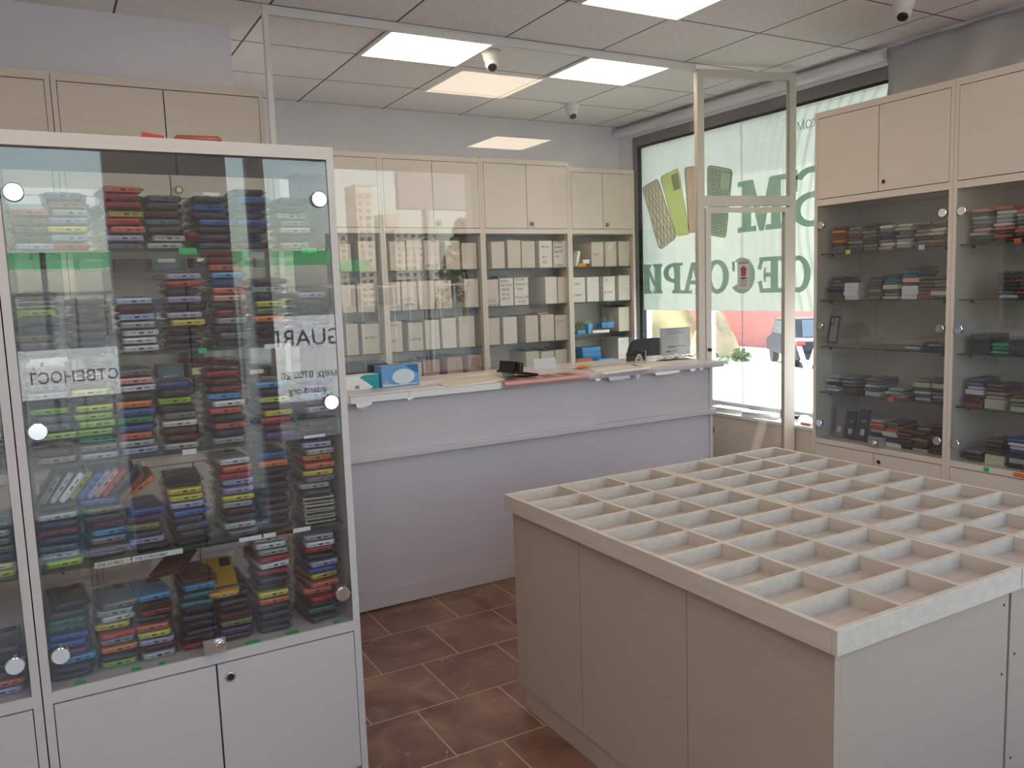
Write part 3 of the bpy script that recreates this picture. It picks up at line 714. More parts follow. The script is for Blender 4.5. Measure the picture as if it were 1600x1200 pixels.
# cases leaning on one another on top of the first stacks of the second shelf
zt = VZ[1] + .0025 + 8*PITCH_Z
lean = [('grey',84,58),('silver',101,55),('white',117,52),('yellow',132,52),('blue',146,50),('lilac',160,50),('pink',172,48),('red',184,47),('navy',198,46),('rust',212,45),('orange',224,34)]
for i, (c, px, a) in enumerate(lean):
    x = at(px, 775, 1, YF).x
    zz = zt-.003 if px < 205 else VZ[1]+.0025+6*PITCH_Z+.02
    put_case(c, (x, YF+CL/2+rnd.uniform(0,.02), zz + .0415*math.sin(math.radians(a))), (0, -math.radians(a), 0),
             f"{LABCOL.get(c,c)} phone case standing on edge, {ORD[i]} of the leaning row from the divider", 'phone cases leaning in a row', bag=i % 3 == 0)
# loose cases on top of full stacks
x = at(352,920,1,YF).x
put_case('mustard', (x, YF+.075, VZ[0]+.004+8*PITCH_Z), (math.radians(24),0,math.radians(-3)), 'mustard yellow phone case with dark lens window lying atop a bottom shelf stack', None)
x = at(288,905,1,YF).x
put_case('rust', (x-.01, YF+.10, VZ[0]+.006+10.6*PITCH_Z), (math.radians(3),math.radians(-13),math.radians(-24)), 'rust brown folding case tilted across two stacks on the bottom shelf', None, True, False)
x = at(340,620,1,YF).x
put_case('crimson', (x, YF+.09, VZ[2]+.004+10.4*PITCH_Z), (0,math.radians(9),math.radians(30)), 'dark red bagged folding case lying askew above the middle shelf', None, True)
x = at(318,440,1,YF).x
put_case('red', (x-.02, YF+.10, VZ[3]+.02+13*PITCH_Z), (0,math.radians(18),math.radians(25)), 'red bagged case sticking up over the second shelf from the top', None)
# neighbours in the second showcase
for s, px, py, cols in ((0,2,1040,'lavender coral charcoal black black charcoal'),(1,-10,880,'lemon yellow charcoal olive grey silver teal'),(2,-20,720,'black charcoal black charcoal navy'),(3,-28,600,'charcoal black charcoal')):
    x = min(at(px, py, 1, YF).x, VX0-.075)
    for i, c in enumerate(cols.split()):
        put_case(c, (x, YF+CL/2, VZ[s]+.0025+i*PITCH_Z), (0,0,rnd.uniform(-.05,.05)), f"{c} phone case, {level(i,len(cols.split()))} in the cut-off stack beyond the divider, {SHN[s]} shelf", 'phone cases in the cut-off showcase')
# shelf price strips and tape flags
def strip(px0, px1, py0, py1, h, mtl, shelf, txt=None, z=None, name='price_strip', ink='ink'):
    zz = VZ[shelf]
    a, b = at(px0,py0,1,VY+.028), at(px1,py1,1,VY+.028)
    o = vsh[shelf-1] if shelf else vit
    mb = B(a.x-VX0,b.x-VX0,.0265,.0275,zz-h*.75,zz+h*.25); s = mb.obj(name, mtl, o)
    if txt: text('handwriting', txt, (a.x-VX0+.006,.0262,zz-h*.55), h*.75, ink, s, shear=.2)
    return s
strip(148,205,889,880,.016,'cream_paper',1,'STE 11 PRO'); strip(207,286,877,865,.014,'paper',1,'STE 11 PRO MAX'); strip(374,409,850,843,.012,'paper',1); strip(412,485,842,826,.012,'paper',1)
strip(430,457,820,815,.016,'orange_tag',1,'A21S'); strip(285,307,707,705,.014,'paper',2); strip(475,508,685,682,.008,'paper',2); strip(47,105,566,561,.010,'paper',3); strip(413,452,540,536,.012,'white',3)
strip(310,323,548,547,.014,'green_tape',3); strip(279,307,391,390,.016,'green_tape',4); strip(471,494,387,388,.014,'green_tape',4)
for a, b, y in ((117,135,1062),(205,220,1036),(248,258,1027),(320,345,1010),(384,408,995),(448,468,980),(522,534,963)):
    p, q = at(a,y,1,VY), at(b,y-4,1,VY)
    B(p.x-VX0,q.x-VX0,.0075,.03,.5352,.5358).obj('green_tape', 'green_tape', vit)
M['rustplast'] = mat('dull_red_plastic', (.24,.05,.04), .35)
# odds and ends lying on top of the showcase
def loose(name, mb, m, loc, rz, label, cat, bev=0, group=None):
    o = mb.obj(name, m, None, bev); o.location = loc; o.rotation_euler = (0,0,rz); return tag(o, label, cat, group)
p = at(232,213,1,VY+.15); loose('cardboard_sign', MB().prism([(-.03,0),(.035,0),(.035,.028),(-.018,.034)],-.001,.001,'y'), 'red', (p.x,VY+.12,1.9105), .1, 'small red card standing on top of the near showcase', 'card')
p = at(172,207,1,VY+.15); loose('flat_packet', slab(MB(),.10,.17,.006,.01,.002), 'bag', (p.x,VY+.13,1.9105), .2, 'clear flat packet lying on top of the near showcase beside the red card', 'packet')
p = at(304,214,1,VY+.15); loose('blister_pack', slab(MB(),.12,.18,.020,.012,.008), 'rustplast' if 'rustplast' in M else 'red', (p.x,VY+.13,1.9105), -.1, 'dull red blister pack lying on the showcase top, partly hidden', 'packet', .002)
p = at(403,223,1,VY+.15); loose('flat_packet', slab(MB(),.06,.14,.006,.008,.002), 'black', (p.x,VY+.13,1.9105), .05, 'thin black packet lying on the showcase top near its corner', 'packet')

# ================================================================ goods in the tall glazed cabinets
def flat_mesh(w, l, t, kind):
    if kind == 'box': return B(-w/2,w/2,-l/2,l/2,0,t).mesh('accessory_box', 'case')
    r = random.Random(int(w*1e5)); a = slab(MB(), w, l, t, .008, t*.4)
    return MB().add([(x,y,z+(0 if z < t*.5 else r.uniform(-.0015,.001))) for x, y, z in a.v], a.f, 0, True).mesh('accessory_packet', 'case')
PACK = [flat_mesh(.088,.17,.017,'p'), flat_mesh(.094,.18,.016,'p'), flat_mesh(.084,.165,.018,'p')]
BOXM = flat_mesh(.092,.17,.023,'box')
def rpile(cab, shelf, px, py, cols, idx, bay, y0=None):
    z = ((.565,)+RZS)[shelf] + .001
    Y = at(px, py, 0, RX+.06).y; k = 0
    toks = cols.split()
    if shelf in (4,3,1,0) and len(toks) > 3: toks += [q for q in toks[::-1] if not q.startswith('#')][:{4:3,3:2,1:1,0:2}[shelf]]
    n = len(toks)
    for i, tkn in enumerate(toks):
        bx = tkn.startswith('#'); c = tkn.lstrip('#')
        nm = 'accessory_box' if bx else 'accessory_packet'
        o = bpy.data.objects.new(nm, BOXM if bx else rnd.choice(PACK)); C.objects.link(o)
        cc = COL[c]; q = rnd.uniform(.85,1.1); o.color = (cc[0]*q,cc[1]*q,cc[2]*q,1)
        o.location = (RX+.055+.085+rnd.uniform(0,.02), Y+rnd.uniform(-.006,.006), z)
        tl = 0 if bx else rnd.uniform(-.02,.02)
        o.rotation_euler = (0,0,-PI/2+math.radians(rnd.uniform(-5,5) if not bx else rnd.uniform(-2,2)))
        z += .0235 if bx else .0185
        tag(o, f"{LABCOL.get(c,c)} {'flat box' if bx else 'packet'}, {level(i,n)} {ORD[idx]} pile from window, {SHN[shelf]} shelf, {bay}", 'packet' if not bx else 'box', 'goods in the tall glazed cabinets')
BA, BB = 'window-side cabinet', 'second cabinet'
for i, (px, c) in enumerate(((1308,'grey olive charcoal orange rust'),(1335,'#charcoal olive grey brown'),(1357,'olive grey brown charcoal grey'),(1384,'tan cream grey charcoal'),(1411,'silver cream silver grey'),(1440,'brown grey charcoal tan'),(1464,'crimson tan brown cream'))): rpile(rca,4,px,394,c,i,BA)
for i, (px, c) in enumerate(((1303,'rust teal navy charcoal slate'),(1328,'#white #white #white #white'),(1366,'olive charcoal grey brown charcoal'),(1392,'silver grey charcoal #cream teal'),(1421,'#white #white #white charcoal #pink teal'),(1445,'#rust brown brown charcoal'),(1467,'charcoal #cream brown olive'))): rpile(rca,3,px,468,c,i,BA)
for i, (px, c) in enumerate(((1425,'silver grey'),(1460,'charcoal grey'))): rpile(rca,2,px,547,c,i,BA)
for i, (px, c) in enumerate(((1299,'white silver charcoal silver'),(1327,'rust charcoal slate grey'),(1361,'#white slate silver grey'),(1397,'pink silver silver'),(1440,'silver slate silver grey #cream'),(1467,'brown silver slate charcoal #cream'))): rpile(rca,1,px,622,c,i,BA)
for i, (px, c) in enumerate(((1367,'#cream #silver navy silver coral'),(1392,'#white charcoal slate #cream coral'),(1412,'black maroon maroon brown'),(1437,'silver black brown olive brown'),(1462,'charcoal brown rust maroon #brown maroon'))): rpile(rca,0,px,700,c,i,BA)
for i, (px, c) in enumerate(((1530,'charcoal grey silver pink grey silver'),(1568,'black red black coral white silver'),(1600,'black charcoal coral silver grey'))): rpile(rcb,4,px,378,c,i,BB)
for i, (px, c) in enumerate(((1572,'silver slate navy charcoal maroon'),(1603,'maroon crimson charcoal brown'))): rpile(rcb,3,px,465,c,i,BB)
for i, (px, c) in enumerate(((1530,'#black #black #black #black'),(1560,'green green emerald'),(1592,'#black #charcoal #black'))): rpile(rcb,2,px,550,c,i,BB)
for i, (px, c) in enumerate(((1521,'#rust maroon maroon #white lavender slate'),(1553,'#cream #cream tan grey brown'),(1592,'#cream grey tan brown'))): rpile(rcb,1,px,637,c,i,BB)
for i, (px, c) in enumerate(((1518,'brown charcoal grey'),(1552,'#cream #cream brown charcoal'),(1590,'#charcoal #silver #charcoal blue white'))): rpile(rcb,0,px,724,c,i,BB)
# hanging-type blister packs standing upright
def blister(px, py0, py1, w, body, label, win=None):
    a, b = at(px, py1, 0, RX+.075), at(px, py0, 0, RX+.075); h = b.z-a.z
    z = min(((.565,)+RZS), key=lambda q: abs(q-a.z))+.001
    o = empty('blister_pack', (RX+.075, a.y, z+.004), -PI/2, label, 'blister pack', 'blister packs standing on the cabinet shelves')
    t = Matrix.Rotation(math.radians(-12),4,'X')
    mb = MB(t); mb.prism([(-w/2,0),(w/2,0),(w/2,h*.9),(w*.22,h),(-w*.22,h),(-w/2,h*.9)], 0, .012, 'y'); mb.obj('plastic_shell', 'bag', o)
    if body == 'outline':
        mb = MB(t)
        for q in ((-w*.36,-w*.31,h*.06,h*.78),(w*.31,w*.36,h*.06,h*.78),(-w*.36,w*.36,h*.06,h*.10),(-w*.36,w*.36,h*.75,h*.79),(-w*.30,-w*.05,h*.56,h*.60),(-w*.08,-w*.04,h*.60,h*.74)): mb.box(q[0],q[1],.004,.010,q[2],q[3])
        mb.obj('case_rim', 'black', o)
        mb = MB(t).box(-w*.30,w*.30,.006,.009,h*.10,h*.75); mb.obj('case_back', 'silverplast', o)
    else:
        mb = MB(t).box(-w*.42,w*.42,.003,.010,h*.03,h*.86); mb.obj('inner_card', body, o)
        mb = MB(t).box(-w*.12,w*.22,.0008,.0028,h*.16,h*.32); mb.obj('price_label', 'paper', o)
        mb = MB(t).box(-w*.14,w*.24,.0008,.0028,h*.50,h*.58); mb.obj('price_label', 'greyink', o)
M['silverplast'] = mat('milky_plastic', (.45,.46,.52), .3); M['greycard'] = mat('grey_card', (.30,.29,.30), .6); M['darkcard'] = mat('dark_card', (.03,.03,.035), .5)
blister(1298,482,540,.085,'outline','clear phone case with black rim in a hanging pack, alone on its shelf')
blister(1308,636,690,.075,'greycard','grey hanging blister pack standing first from the window on the lowest shelf')
blister(1325,639,690,.075,'darkcard','dark hanging blister pack standing between two others on the lowest shelf')
blister(1344,632,690,.075,'darkcard','dark hanging blister pack leaning third from the window on the lowest shelf')
for cabs, sh, px, py, mtl in ((rsa,4,1325,393,'yellow_tag'),(rsa,4,1440,386,'paper'),(rsa,1,1392,628,'orange_tag'),(rsb,4,1590,380,'orange_tag')):
    a = at(px,py,0,RX+.028); lx = (3.292 if cabs is rsa else 2.4615)-a.y; z = RZS[sh-1]
    B(lx-.016,lx+.016,.0262,.0285,z-.012,z+.012).obj('price_tag', mtl, cabs[sh-1])
for px, mtl in ((1541,'green_tape'),(1588,'orange_tag'),(1597,'orange_tag')):
    a = at(px,742,0,RX-.001); lx = 2.4615-a.y; B(lx-.012,lx+.012,-.0025,-.0005,.541,.561).obj('price_tag', mtl, rcb)

# ================================================================ card boxes in the cabinets behind the counter
BF = BY+.035
def cbox(x0, x1, py0, py1, row, label, m='card', notes=(), depth=.24, group='card boxes behind the counter', zoff=0):
    a, b = at(x0, (py0+py1)/2, 1, BF), at(x1, (py0+py1)/2, 1, BF); z0 = row; h = at((x0+x1)/2,py0,1,BF).z-at((x0+x1)/2,py1,1,BF).z
    w = (b.x-a.x)*.97
    o = empty('card_box', ((a.x+b.x)/2, BF, z0+.0015), math.radians(rnd.uniform(-.8,.8)), label, 'box', group)
    B(-w/2,w/2,0,depth,0,h-.003).obj('box_body', m, o, .002)
    MB().box(-w/2+.001,w/2-.001,.001,depth*.48,h-.003,h).box(-w/2+.001,w/2-.001,depth*.5,depth-.001,h-.003,h).obj('lid_flap', m, o)
    for body, u, v, s, ink in notes:
        text('handwriting', body, (-w/2+w*u*.7, -.0006, h*v), s*.56, ink, o, shear=.15, thick=.0002, line=1.25)
    return o, h
BAYS = ['fourth bay','third bay','second bay','corner bay by the window']
R1, R2, R3 = BZS[0], BZS[1], BZS[2]
R4 = at(660,600,1,BF).z
I = 'ink'
rowdata = {
 (0,0):[(531,549,380,424,'card',()),(560,587,377,424,'card',())],
 (0,1):[(534,556,439,483,'card',()),(558,585,439,484,'card',())],
 (0,2):[(541,560,500,549,'card',()),(565,593,500,547,'card',(('A7 2017',.25,.50,.045,'ink'),))],
 (1,0):[(609,634,377,423,'card',()),(635,660,376,423,'card',()),(663,687,376,422,'card',(('P8 LITE',.1,.10,.055,I),)),(696,719,377,422,'card',()),(721.5,745,380,421,'card',())],
 (1,1):[(600,626,438,483,'card',(('MI NOTE',.15,.08,.045,'greyink'),)),(627.5,652,438,483,'card',(('J-03\nJ4PM',.2,.34,.06,'blueink'),)),(654.5,679,437,482,'card',()),(680.5,706,437,481,'card',(('2017 G2',.1,.62,.045,'greyink'),)),(725.5,748,435.5,480,'card',(('J5',.15,.78,.07,I),))],
 (1,2):[(602,629,498,546,'card',(('J-2014\n A1\n\nJ-2017',.1,.84,.052,I),)),(638,661,499,543,'card',(('J-4518',.1,.36,.055,'blueink'),)),(664,687,497,543,'card_pale',()),(691,713,495,542,'card_pale',()),(717,742,493,541,'card',())],
 (1,3):[(607,631,559,592,'card',()),(633,659,558,592,'card',()),(661,687,554,590,'card_red',()),(699,723,551,588,'card_red',()),(732,753,549,586,'card_red',())],
 (2,0):[(768,789,378,420,'card',()),(793,814,376,420,'card',()),(815,836,378,420,'card',()),(842.5,863,377,419,'card_pale',(('Mi A1\n\n A1\n AC',.2,.72,.055,I),)),(864.5,885,377,418,'card_pale',(('LGPA1\nRedmi\nNOTE\n A5\n\nS.PRO',.1,.90,.05,I),))],
 (2,1):[(759,779.5,436,478,'card',(('C112\nNOTE 3',.15,.16,.05,I),)),(780.5,802.5,434,477,'card_pale',(('Redmi\nNOTE 8\n PRIME\n 4X 6C\n J50-5C',.1,.86,.047,I),)),(803.5,826,433,476,'card_pale',(('Mi 1Y8\nRemote 11\n  mate\n\nRedmi 10S\n  10 CB',.1,.88,.047,I),)),(852,870.5,432,474,'card_pale',()),(871.5,886,432,473,'card',())],
 (2,2):[(763,781,492,534,'card',()),(786,808,491,533,'card_pale',()),(821,841,489,531,'card',()),(845,866,487.5,529,'card',()),(867.5,887,486.5,526,'card',(('A7 PRO',.15,.72,.04,'greyink'),))],
 (2,3):[(822,843,541.5,576,'card',()),(845.5,866,541.5,574,'card',()),(867.5,887,540,573,'card',())],
 (3,0):[(924,943,379,417.5,'card',((' A X',.15,.45,.045,I),)),(945.5,963.5,378.5,417,'card',()),(966.5,984.5,378,416.5,'card',())],
 (3,1):[(895,914.5,431,470,'card_pale',(('J-2016\n\n\nJ PRIME',.1,.70,.042,I),)),(917,936,430.5,469.5,'card_pale',()),(942.5,961,430,468.5,'card_pale',(('  J7\n\n\nJ6 2018',.1,.80,.045,I),)),(966.5,984.5,428,467,'card_pale',())],
 (3,2):[(966.5,983.5,479.5,517,'card',())],
 (3,3):[(966,983,527.5,564,'card_pale',(('T-U\n\n\nS',.2,.75,.05,'greyink'),))],
}
rowz = (R1,R2,R3,R4); rown = ('top row','second row','third row','lowest row')
box_tops = {}
for (bay, r), lst in rowdata.items():
    n = len(lst); zz = rowz[r]
    if bay == 3 and r == 2: zz = at(975,517,1,BF).z-.003
    if bay == 3 and r == 3: zz = at(975,564,1,BF).z
    if r == 3 and bay < 3: zz = R4
    for i, (x0,x1,y0,y1,m_,nt) in enumerate(lst):
        k = n-1-i
        which = 'only' if n == 1 else ORD[k]
        lab = f"{'reddish' if m_=='card_red' else 'pale' if m_=='card_pale' else 'beige'} card box{' with writing' if nt else ''}, {which} from window, {rown[r]}, {BAYS[bay]}"
        o, h = cbox(x0,x1,y0,y1,zz,lab,m_,nt,.26 if (bay,r) not in ((3,2),(3,3)) else .24)
        box_tops[(bay,r,i)] = (o.location.x, zz+h)
# low shelf boards under the lowest rows
for o_, zz, x0, x1 in ((bks[1],R4,BKX[0],BKX[1]),(bks[2],R4,BKX[1],BKX[2]),(bks[3],at(975,564,1,BF).z,BKX[2],BKX[3]),(bks[0],R4,BKX[0]-.77,BKX[0])):
    B(.024,x1-x0-.024,.03,.305,zz-.018,zz).obj('shelf_board', 'laminate', o_)
z3b = at(975,517,1,BF).z-.003
# packets stuffed on top of boxes
k = 0
for (bay,r,i), c in (((0,1,0),'maroon'),((0,2,1),'grey'),((1,0,2),'crimson'),((1,1,1),'black'),((1,1,3),'charcoal'),((1,2,0),'slate'),((1,2,1),'black'),((1,3,2),'black'),((1,3,3),'black'),((1,3,0),'mustard'),((2,3,0),'maroon'),((2,3,1),'black'),((2,3,2),'charcoal'),((2,2,3),'orange'),((2,1,1),'green'),((3,2,0),'black'),((3,3,0),'black')):
    x, z = box_tops[(bay,r,i)]
    o = bpy.data.objects.new('accessory_packet', PACK[k%3]); C.objects.link(o); o.color = (*COL[c],1); o.location = (x, BF+.12, z+.0008); o.rotation_euler = (0,0,rnd.uniform(-.3,.3)); k += 1
    tag(o, f"{c} packet on {ORD[len(rowdata[(bay,r)])-1-i]} card box from window, {rown[r]}, {BAYS[bay]}", 'packet', 'packets on top of the card boxes')
# ================================================================ corner bay: loose boxes and the leafy bag
M['bluebox'] = mat('blue_box', (.02,.22,.50), .4); M['bluelid'] = mat('blue_lid', (.03,.30,.62), .4); M['orangebox'] = mat('orange_box', (.80,.25,.04), .45); M['redbox'] = mat('red_box', (.42,.03,.04), .4); M['leafbag'] = mat('pale_green_bag', (.50,.56,.33), .5, bump=.5, bscale=30)
M['dullorange'] = mat('dull_orange_box', (.50,.13,.05), .5)
def bx(name, px0, px1, py0, py1, zrow, m, label, dep=.10, dy=0, rz=0, cat='box', lid=None, raise_=0, group=None):
    a, b = at(px0,py1,1,BF+dy), at(px1,py0,1,BF+dy); w = b.x-a.x; h = b.z-a.z
    o = empty(name, ((a.x+b.x)/2, BF+dy+dep/2, zrow+raise_+.001), rz, label, cat, group)
    B(-w/2,w/2,-dep/2,dep/2,0,h*.62).obj('box_body', m, o, .001)
    B(-w/2-.0015,w/2+.0015,-dep/2-.0015,dep/2+.0015,h*.62,h).obj('lid', lid or ('bluelid' if m == 'bluebox' else m), o, .001)
    return o, h
z3 = z3b; z4 = at(975,564,1,BF).z
bx('small_box',904,916,413,418.5,BZS[0],'orangebox','orange and white small box on the top shelf of the corner bay',.09,0)
o,h = bx('small_box',911,921,406,412.5,BZS[0],'white','white small box lying on the orange one, top shelf of the corner bay',.08,.01,0,raise_=at(910,413,1,BF).z-BZS[0]+.004)
p = at(900,418,1,BF+.02); o = empty('small_box',(p.x,BF+.04,BZS[0]+.004),0,'slim white box leaning against the bay side, top shelf of the corner bay','box')
t = Matrix.Rotation(math.radians(14),4,'Y'); mb = MB(t).box(-.012,.012,-.03,.03,.002,.125); mb.obj('box_body','white',o); mb = MB(t).box(.0121,.0127,-.026,.026,.01,.11); mb.obj('box_label','greyink',o)
# leafy green bag
p = at(913,516,1,BF+.08)
mb = MB(); r = random.Random(5)
for i in range(34):
    a = r.uniform(0,2*PI); L_ = r.uniform(.05,.13); el = r.uniform(.2,1.3); b0 = Vector((r.uniform(-.05,.05), r.uniform(-.04,.04), r.uniform(.005,.06)))
    d = Vector((math.cos(a)*math.cos(el), math.sin(a)*math.cos(el)*.5, math.sin(el)*.7)); s_ = d.cross(Vector((0,0,1))).normalized()*r.uniform(.012,.024)
    q = b0+d*L_*.5; e = b0+d*L_; up = Vector((0,0,.006))
    mb.add([b0, q-s_+up, e, q+s_-up*.3, q+up*2], [(0,1,4),(1,2,4),(2,3,4),(3,0,4)], 0)
o = mb.obj('crumpled_bag','leafbag'); o.location = (p.x,BF+.11,z3+.002); sm_ = o.modifiers.new('t','SOLIDIFY'); sm_.thickness=.0012
tag(o,'crumpled pale green bag on the third shelf of the corner bay','bag')
bx('small_box',902,915,514,521,z3,'bluebox','small blue box lying below the green bag in the corner bay',.09,0,.1)
o,h = bx('small_box',917.5,926,504,520,z3,'bluebox','small blue box propped upright beside the lying one in the corner bay',.04,0,.3)
bx('small_box',926,952,513,519,z3,'white','low white box with grey end before the big card box, corner bay',.10,0)
bx('small_box',941,959,503,512.5,z3,'bluebox','dark blue box resting on the low white box in the corner bay',.09,.005,0,raise_=at(950,513,1,BF).z-z3+.004)
g='blue boxes on the lowest shelf of the corner bay'
sx = ((910,939,553.5,564.5,'lowest of three stacked blue boxes, corner bay bottom shelf'),(911,939,543,553,'middle of three stacked blue boxes, corner bay bottom shelf'),(910,938,532,542.5,'topmost of three stacked blue boxes, corner bay bottom shelf'))
zc = 0
for x0,x1,y0,y1,l in sx:
    o,h = bx('blue_box',x0,x1,y0,y1,z4,'bluebox',l,.11,.045,0,raise_=zc,group=g); zc += h+.0015
bx('blue_box',936,960,555,564,z4,'bluebox','low wide blue box in front of the stack, corner bay bottom shelf',.05,-.018,0)
bx('small_box',939,953,545.5,553,z4,'redbox','small red box behind the low blue one in the corner bay',.09,.05,0,raise_=.0)
bx('small_box',901,925,556,568,z4,'dullorange','dull orange box at the front of the corner bay bottom shelf',.06,-.03,0)

# ================================================================ alcove cabinet: dark boxes seen through the showcase
LF = 3.96; zl = (.80,1.10,1.368,1.640); rr = random.Random(11)
M['teal_card'] = mat('teal_card', (.06,.16,.22), .5)
n_ = 0
for cab, x0 in ((lca,LCX-.83),(lcb,LCX-1.69)):
    for s in (1,2,3):
        xs = x0+.02; j = 0
        while xs < x0+.72:
            w = rr.uniform(.07,.13); h = rr.uniform(.09,.17); mtl = rr.choice(['black','darkcard','greycard','teal_card','card_pale','darkcard'])
            o = empty('stock_box', (xs+w/2,LF+.06,zl[s]+.001), 0, f"{ {'black':'black','darkcard':'dark','greycard':'grey','teal_card':'teal','card_pale':'pale'}[mtl]} stock box, {ORD[j]} from the wall side, {('','lowest','middle','upper')[s]} shelf, {'alcove cabinet by the post' if cab is lca else 'outer alcove cabinet'}", 'box', 'stock boxes in the alcove cabinets')
            B(-w/2,w/2,0,.16,0,h).obj('box_body', mtl, o, .001); B(-w*.3,w*.3,-.0008,0,h*.35,h*.55).obj('box_label', 'brass' if mtl in ('black','darkcard') else 'paper', o)
            xs += w+rr.uniform(.012,.05); j += 1

# ================================================================ things on and behind the counter
WT = 1.0405
def T(px, py, z=WT): return at(px, py, 2, z)
# glove boxes
M['gloveblue'] = mat('glove_box_blue', (.13,.33,.62), .4); M['glovelight'] = mat('glove_box_pale', (.62,.72,.80), .4); M['tealprint'] = mat('teal_print', (.0,.30,.34), .4); M['darkblueprint'] = mat('dark_blue_print', (.02,.14,.38), .4)
a, b = T(597,606), T(655,600); d = (b-a); L_ = .235; rz = math.atan2(d.y,d.x)*.6
p = at(657,600,1,a.y); w = p.x-a.x; h = at(597,573,1,a.y).z-WT
o = empty('glove_box', (a.x,a.y,WT), .06, 'blue box of disposable gloves with a pale oval, on the counter', 'box')
B(0,w,0,.085,0,h).obj('box_body','gloveblue',o,.001)
mb = MB(); n = 32; el = [(w*.58+w*.30*math.cos(2*PI*i/n), h*.45+h*.36*math.sin(2*PI*i/n)) for i in range(n)]; mb.prism(el,-.0012,-.0002,'y'); mb.obj('oval_window','glovelight',o)
mb = MB().prism([(w*.62,h*.98),(w*.97,h*.98),(w*.97,h*.55)],-.0018,-.0012,'y'); mb.obj('corner_print','darkblueprint',o)
mb = MB().prism([(w*.03,h*.03),(w*.03,h*.16),(w*.4,h*.08),(w*.95,h*.10),(w*.95,h*.05)],-.0012,-.0002,'y'); mb.obj('stripe_print','glovelight',o)
mb = MB().prism([(w*.12+w*.05*math.cos(2*PI*i/16), h*.2+h*.1*math.sin(2*PI*i/16)) for i in range(16)],-.0018,-.0012,'y'); mb.obj('round_print','print_cream',o)
a = T(541,612); p = at(595,606,1,a.y); w = p.x-a.x; h = at(541,589,1,a.y).z-WT
o = empty('glove_box', (a.x-.0,a.y+.01,WT), .03, 'white and teal glove box beside the blue one on the counter', 'box')
B(-.06,w,0,.085,0,h).obj('box_body','white',o,.001)
mb = MB().prism([(w*.42,h*.86),(w*.82,h*.12),(w*.70,h*.02),(w*.995,h*.02),(w*.995,h*.99),(w*.55,h*.99)],-.0012,-.0002,'y'); mb.obj('teal_print','tealprint',o)
B(w*.28,w*.40,-.0012,-.0002,h*.1,h*.32).obj('barcode','greyink',o)
# sheets and boards lying about
def sheet(name, pts, m, th, label, cat, dz=0, group=None, child=None):
    "outline on the worktop given by its corner points"
    c = sum((Vector(q) for q in pts), Vector())/len(pts)
    pl = [(q[0]-c.x,q[1]-c.y) for q in pts]
    o = MB().prism(pl,0,th).obj(name, m); o.location = (c.x,c.y,WT+dz); return tag(o,label,cat,group)
def TP(*pp): return [T(*q) for q in pp]
sheet('paper_strip', TP((655,597),(762,583),(768,588),(656,603)),'paper',.002,'long white sheet lying on the counter between boxes and black holder','paper')
sheet('laminated_sheet', TP((684,600),(700,606),(790,594),(770,586),(700,591)),'cream_paper',.004,'stack of cream laminated sheets on the counter before the white sheet','sheet',.0)
sheet('plastic_tray', [Vector((T(759,585).x,3.76,0)),Vector((T(790,585).x,3.76,0)),Vector((T(790,585).x,3.83,0)),Vector((T(759,585).x,3.83,0))],'white',.022,'low white tray with a red tab on the counter','tray')
M['pinksheet'] = mat('pink_price_sheet', (.62,.34,.32), .45); M['redbrown'] = mat('red_brown_print', (.22,.07,.05), .5)
q = TP((785,600),(917,581),(905,575),(780,586)); fy = CY0-.046
x0, x1 = at(786,598,1,fy).x, at(917,584,1,fy).x
o = empty('price_sheet', (x0,fy,WT), 0, 'pink red price sheet lying over the front edge of the worktop', 'sheet')
mb = MB().box(0,x1-x0,.0,.17,.0006,.0022); mb.obj('sheet','pinksheet',o)
mb = MB(); mb.tube([(0,-.0135,-.012),(x1-x0,-.0135,-.012)],.0125,10); mb.obj('rolled_edge','pinksheet',o)
for i in range(4): B(.03+(x1-x0-.05)*i/4,.03+(x1-x0-.05)*(i+.72)/4,.012,.12,.0023,.0028).obj('picture','redbrown',o)
p = T(812,590); o = empty('card_holder', (p.x,3.70,WT+.0035), .25, 'black slotted holder lying tilted on the price sheet', 'holder')
t = Matrix.Rotation(math.radians(10),4,'Y')
MB(t).box(-.075,.095,-.07,.07,.014,.026).obj('base','black',o)
for i in range(4): MB(t).box(-.07+i*.022,-.066+i*.022,-.05,.06,.026,.075).obj('slot_divider','black' if i < 2 else 'steel',o)
a = T(833,579); p = at(867,556,1,3.95); q = at(832,576,1,3.95); w = p.x-q.x; h = p.z-q.z
o = loose('blank_card', B(0,w,-.001,.001,0,h), 'paper', (q.x,3.93,WT+.001), .05, 'blank white card standing upright behind the black holder', 'card'); o.rotation_euler = (math.radians(-8),0,.05)
mb = MB(); r = random.Random(9)
for i in range(7):
    a = r.uniform(0,6.28); mb.add([(r.uniform(-.05,.05),r.uniform(-.03,.03),0),(.05*math.cos(a)+.02,.03*math.sin(a),.012),(-.05*math.cos(a*1.3),.035*math.sin(a+1),.008),(.0,.0,.02)],[(0,1,3),(1,2,3),(2,0,3)])
p = T(900,575); loose('crumpled_wrapper', mb, 'orangebox', (p.x,3.80,WT+.001), 0, 'crumpled orange wrapper on the counter beyond the price sheet', 'wrapper').modifiers.new('t','SOLIDIFY').thickness = .001
sheet('laminated_sheet', TP((921,577),(985,569),(1000,573),(930,582)),'cream_paper',.003,'cream sheet on the counter between the wrapper and the letter card','sheet')
sheet('laminated_sheet', TP((985,571),(1060,563),(1095,564),(1010,575)),'cream_paper',.003,'cream sheet on the counter under the crumpled papers','sheet')
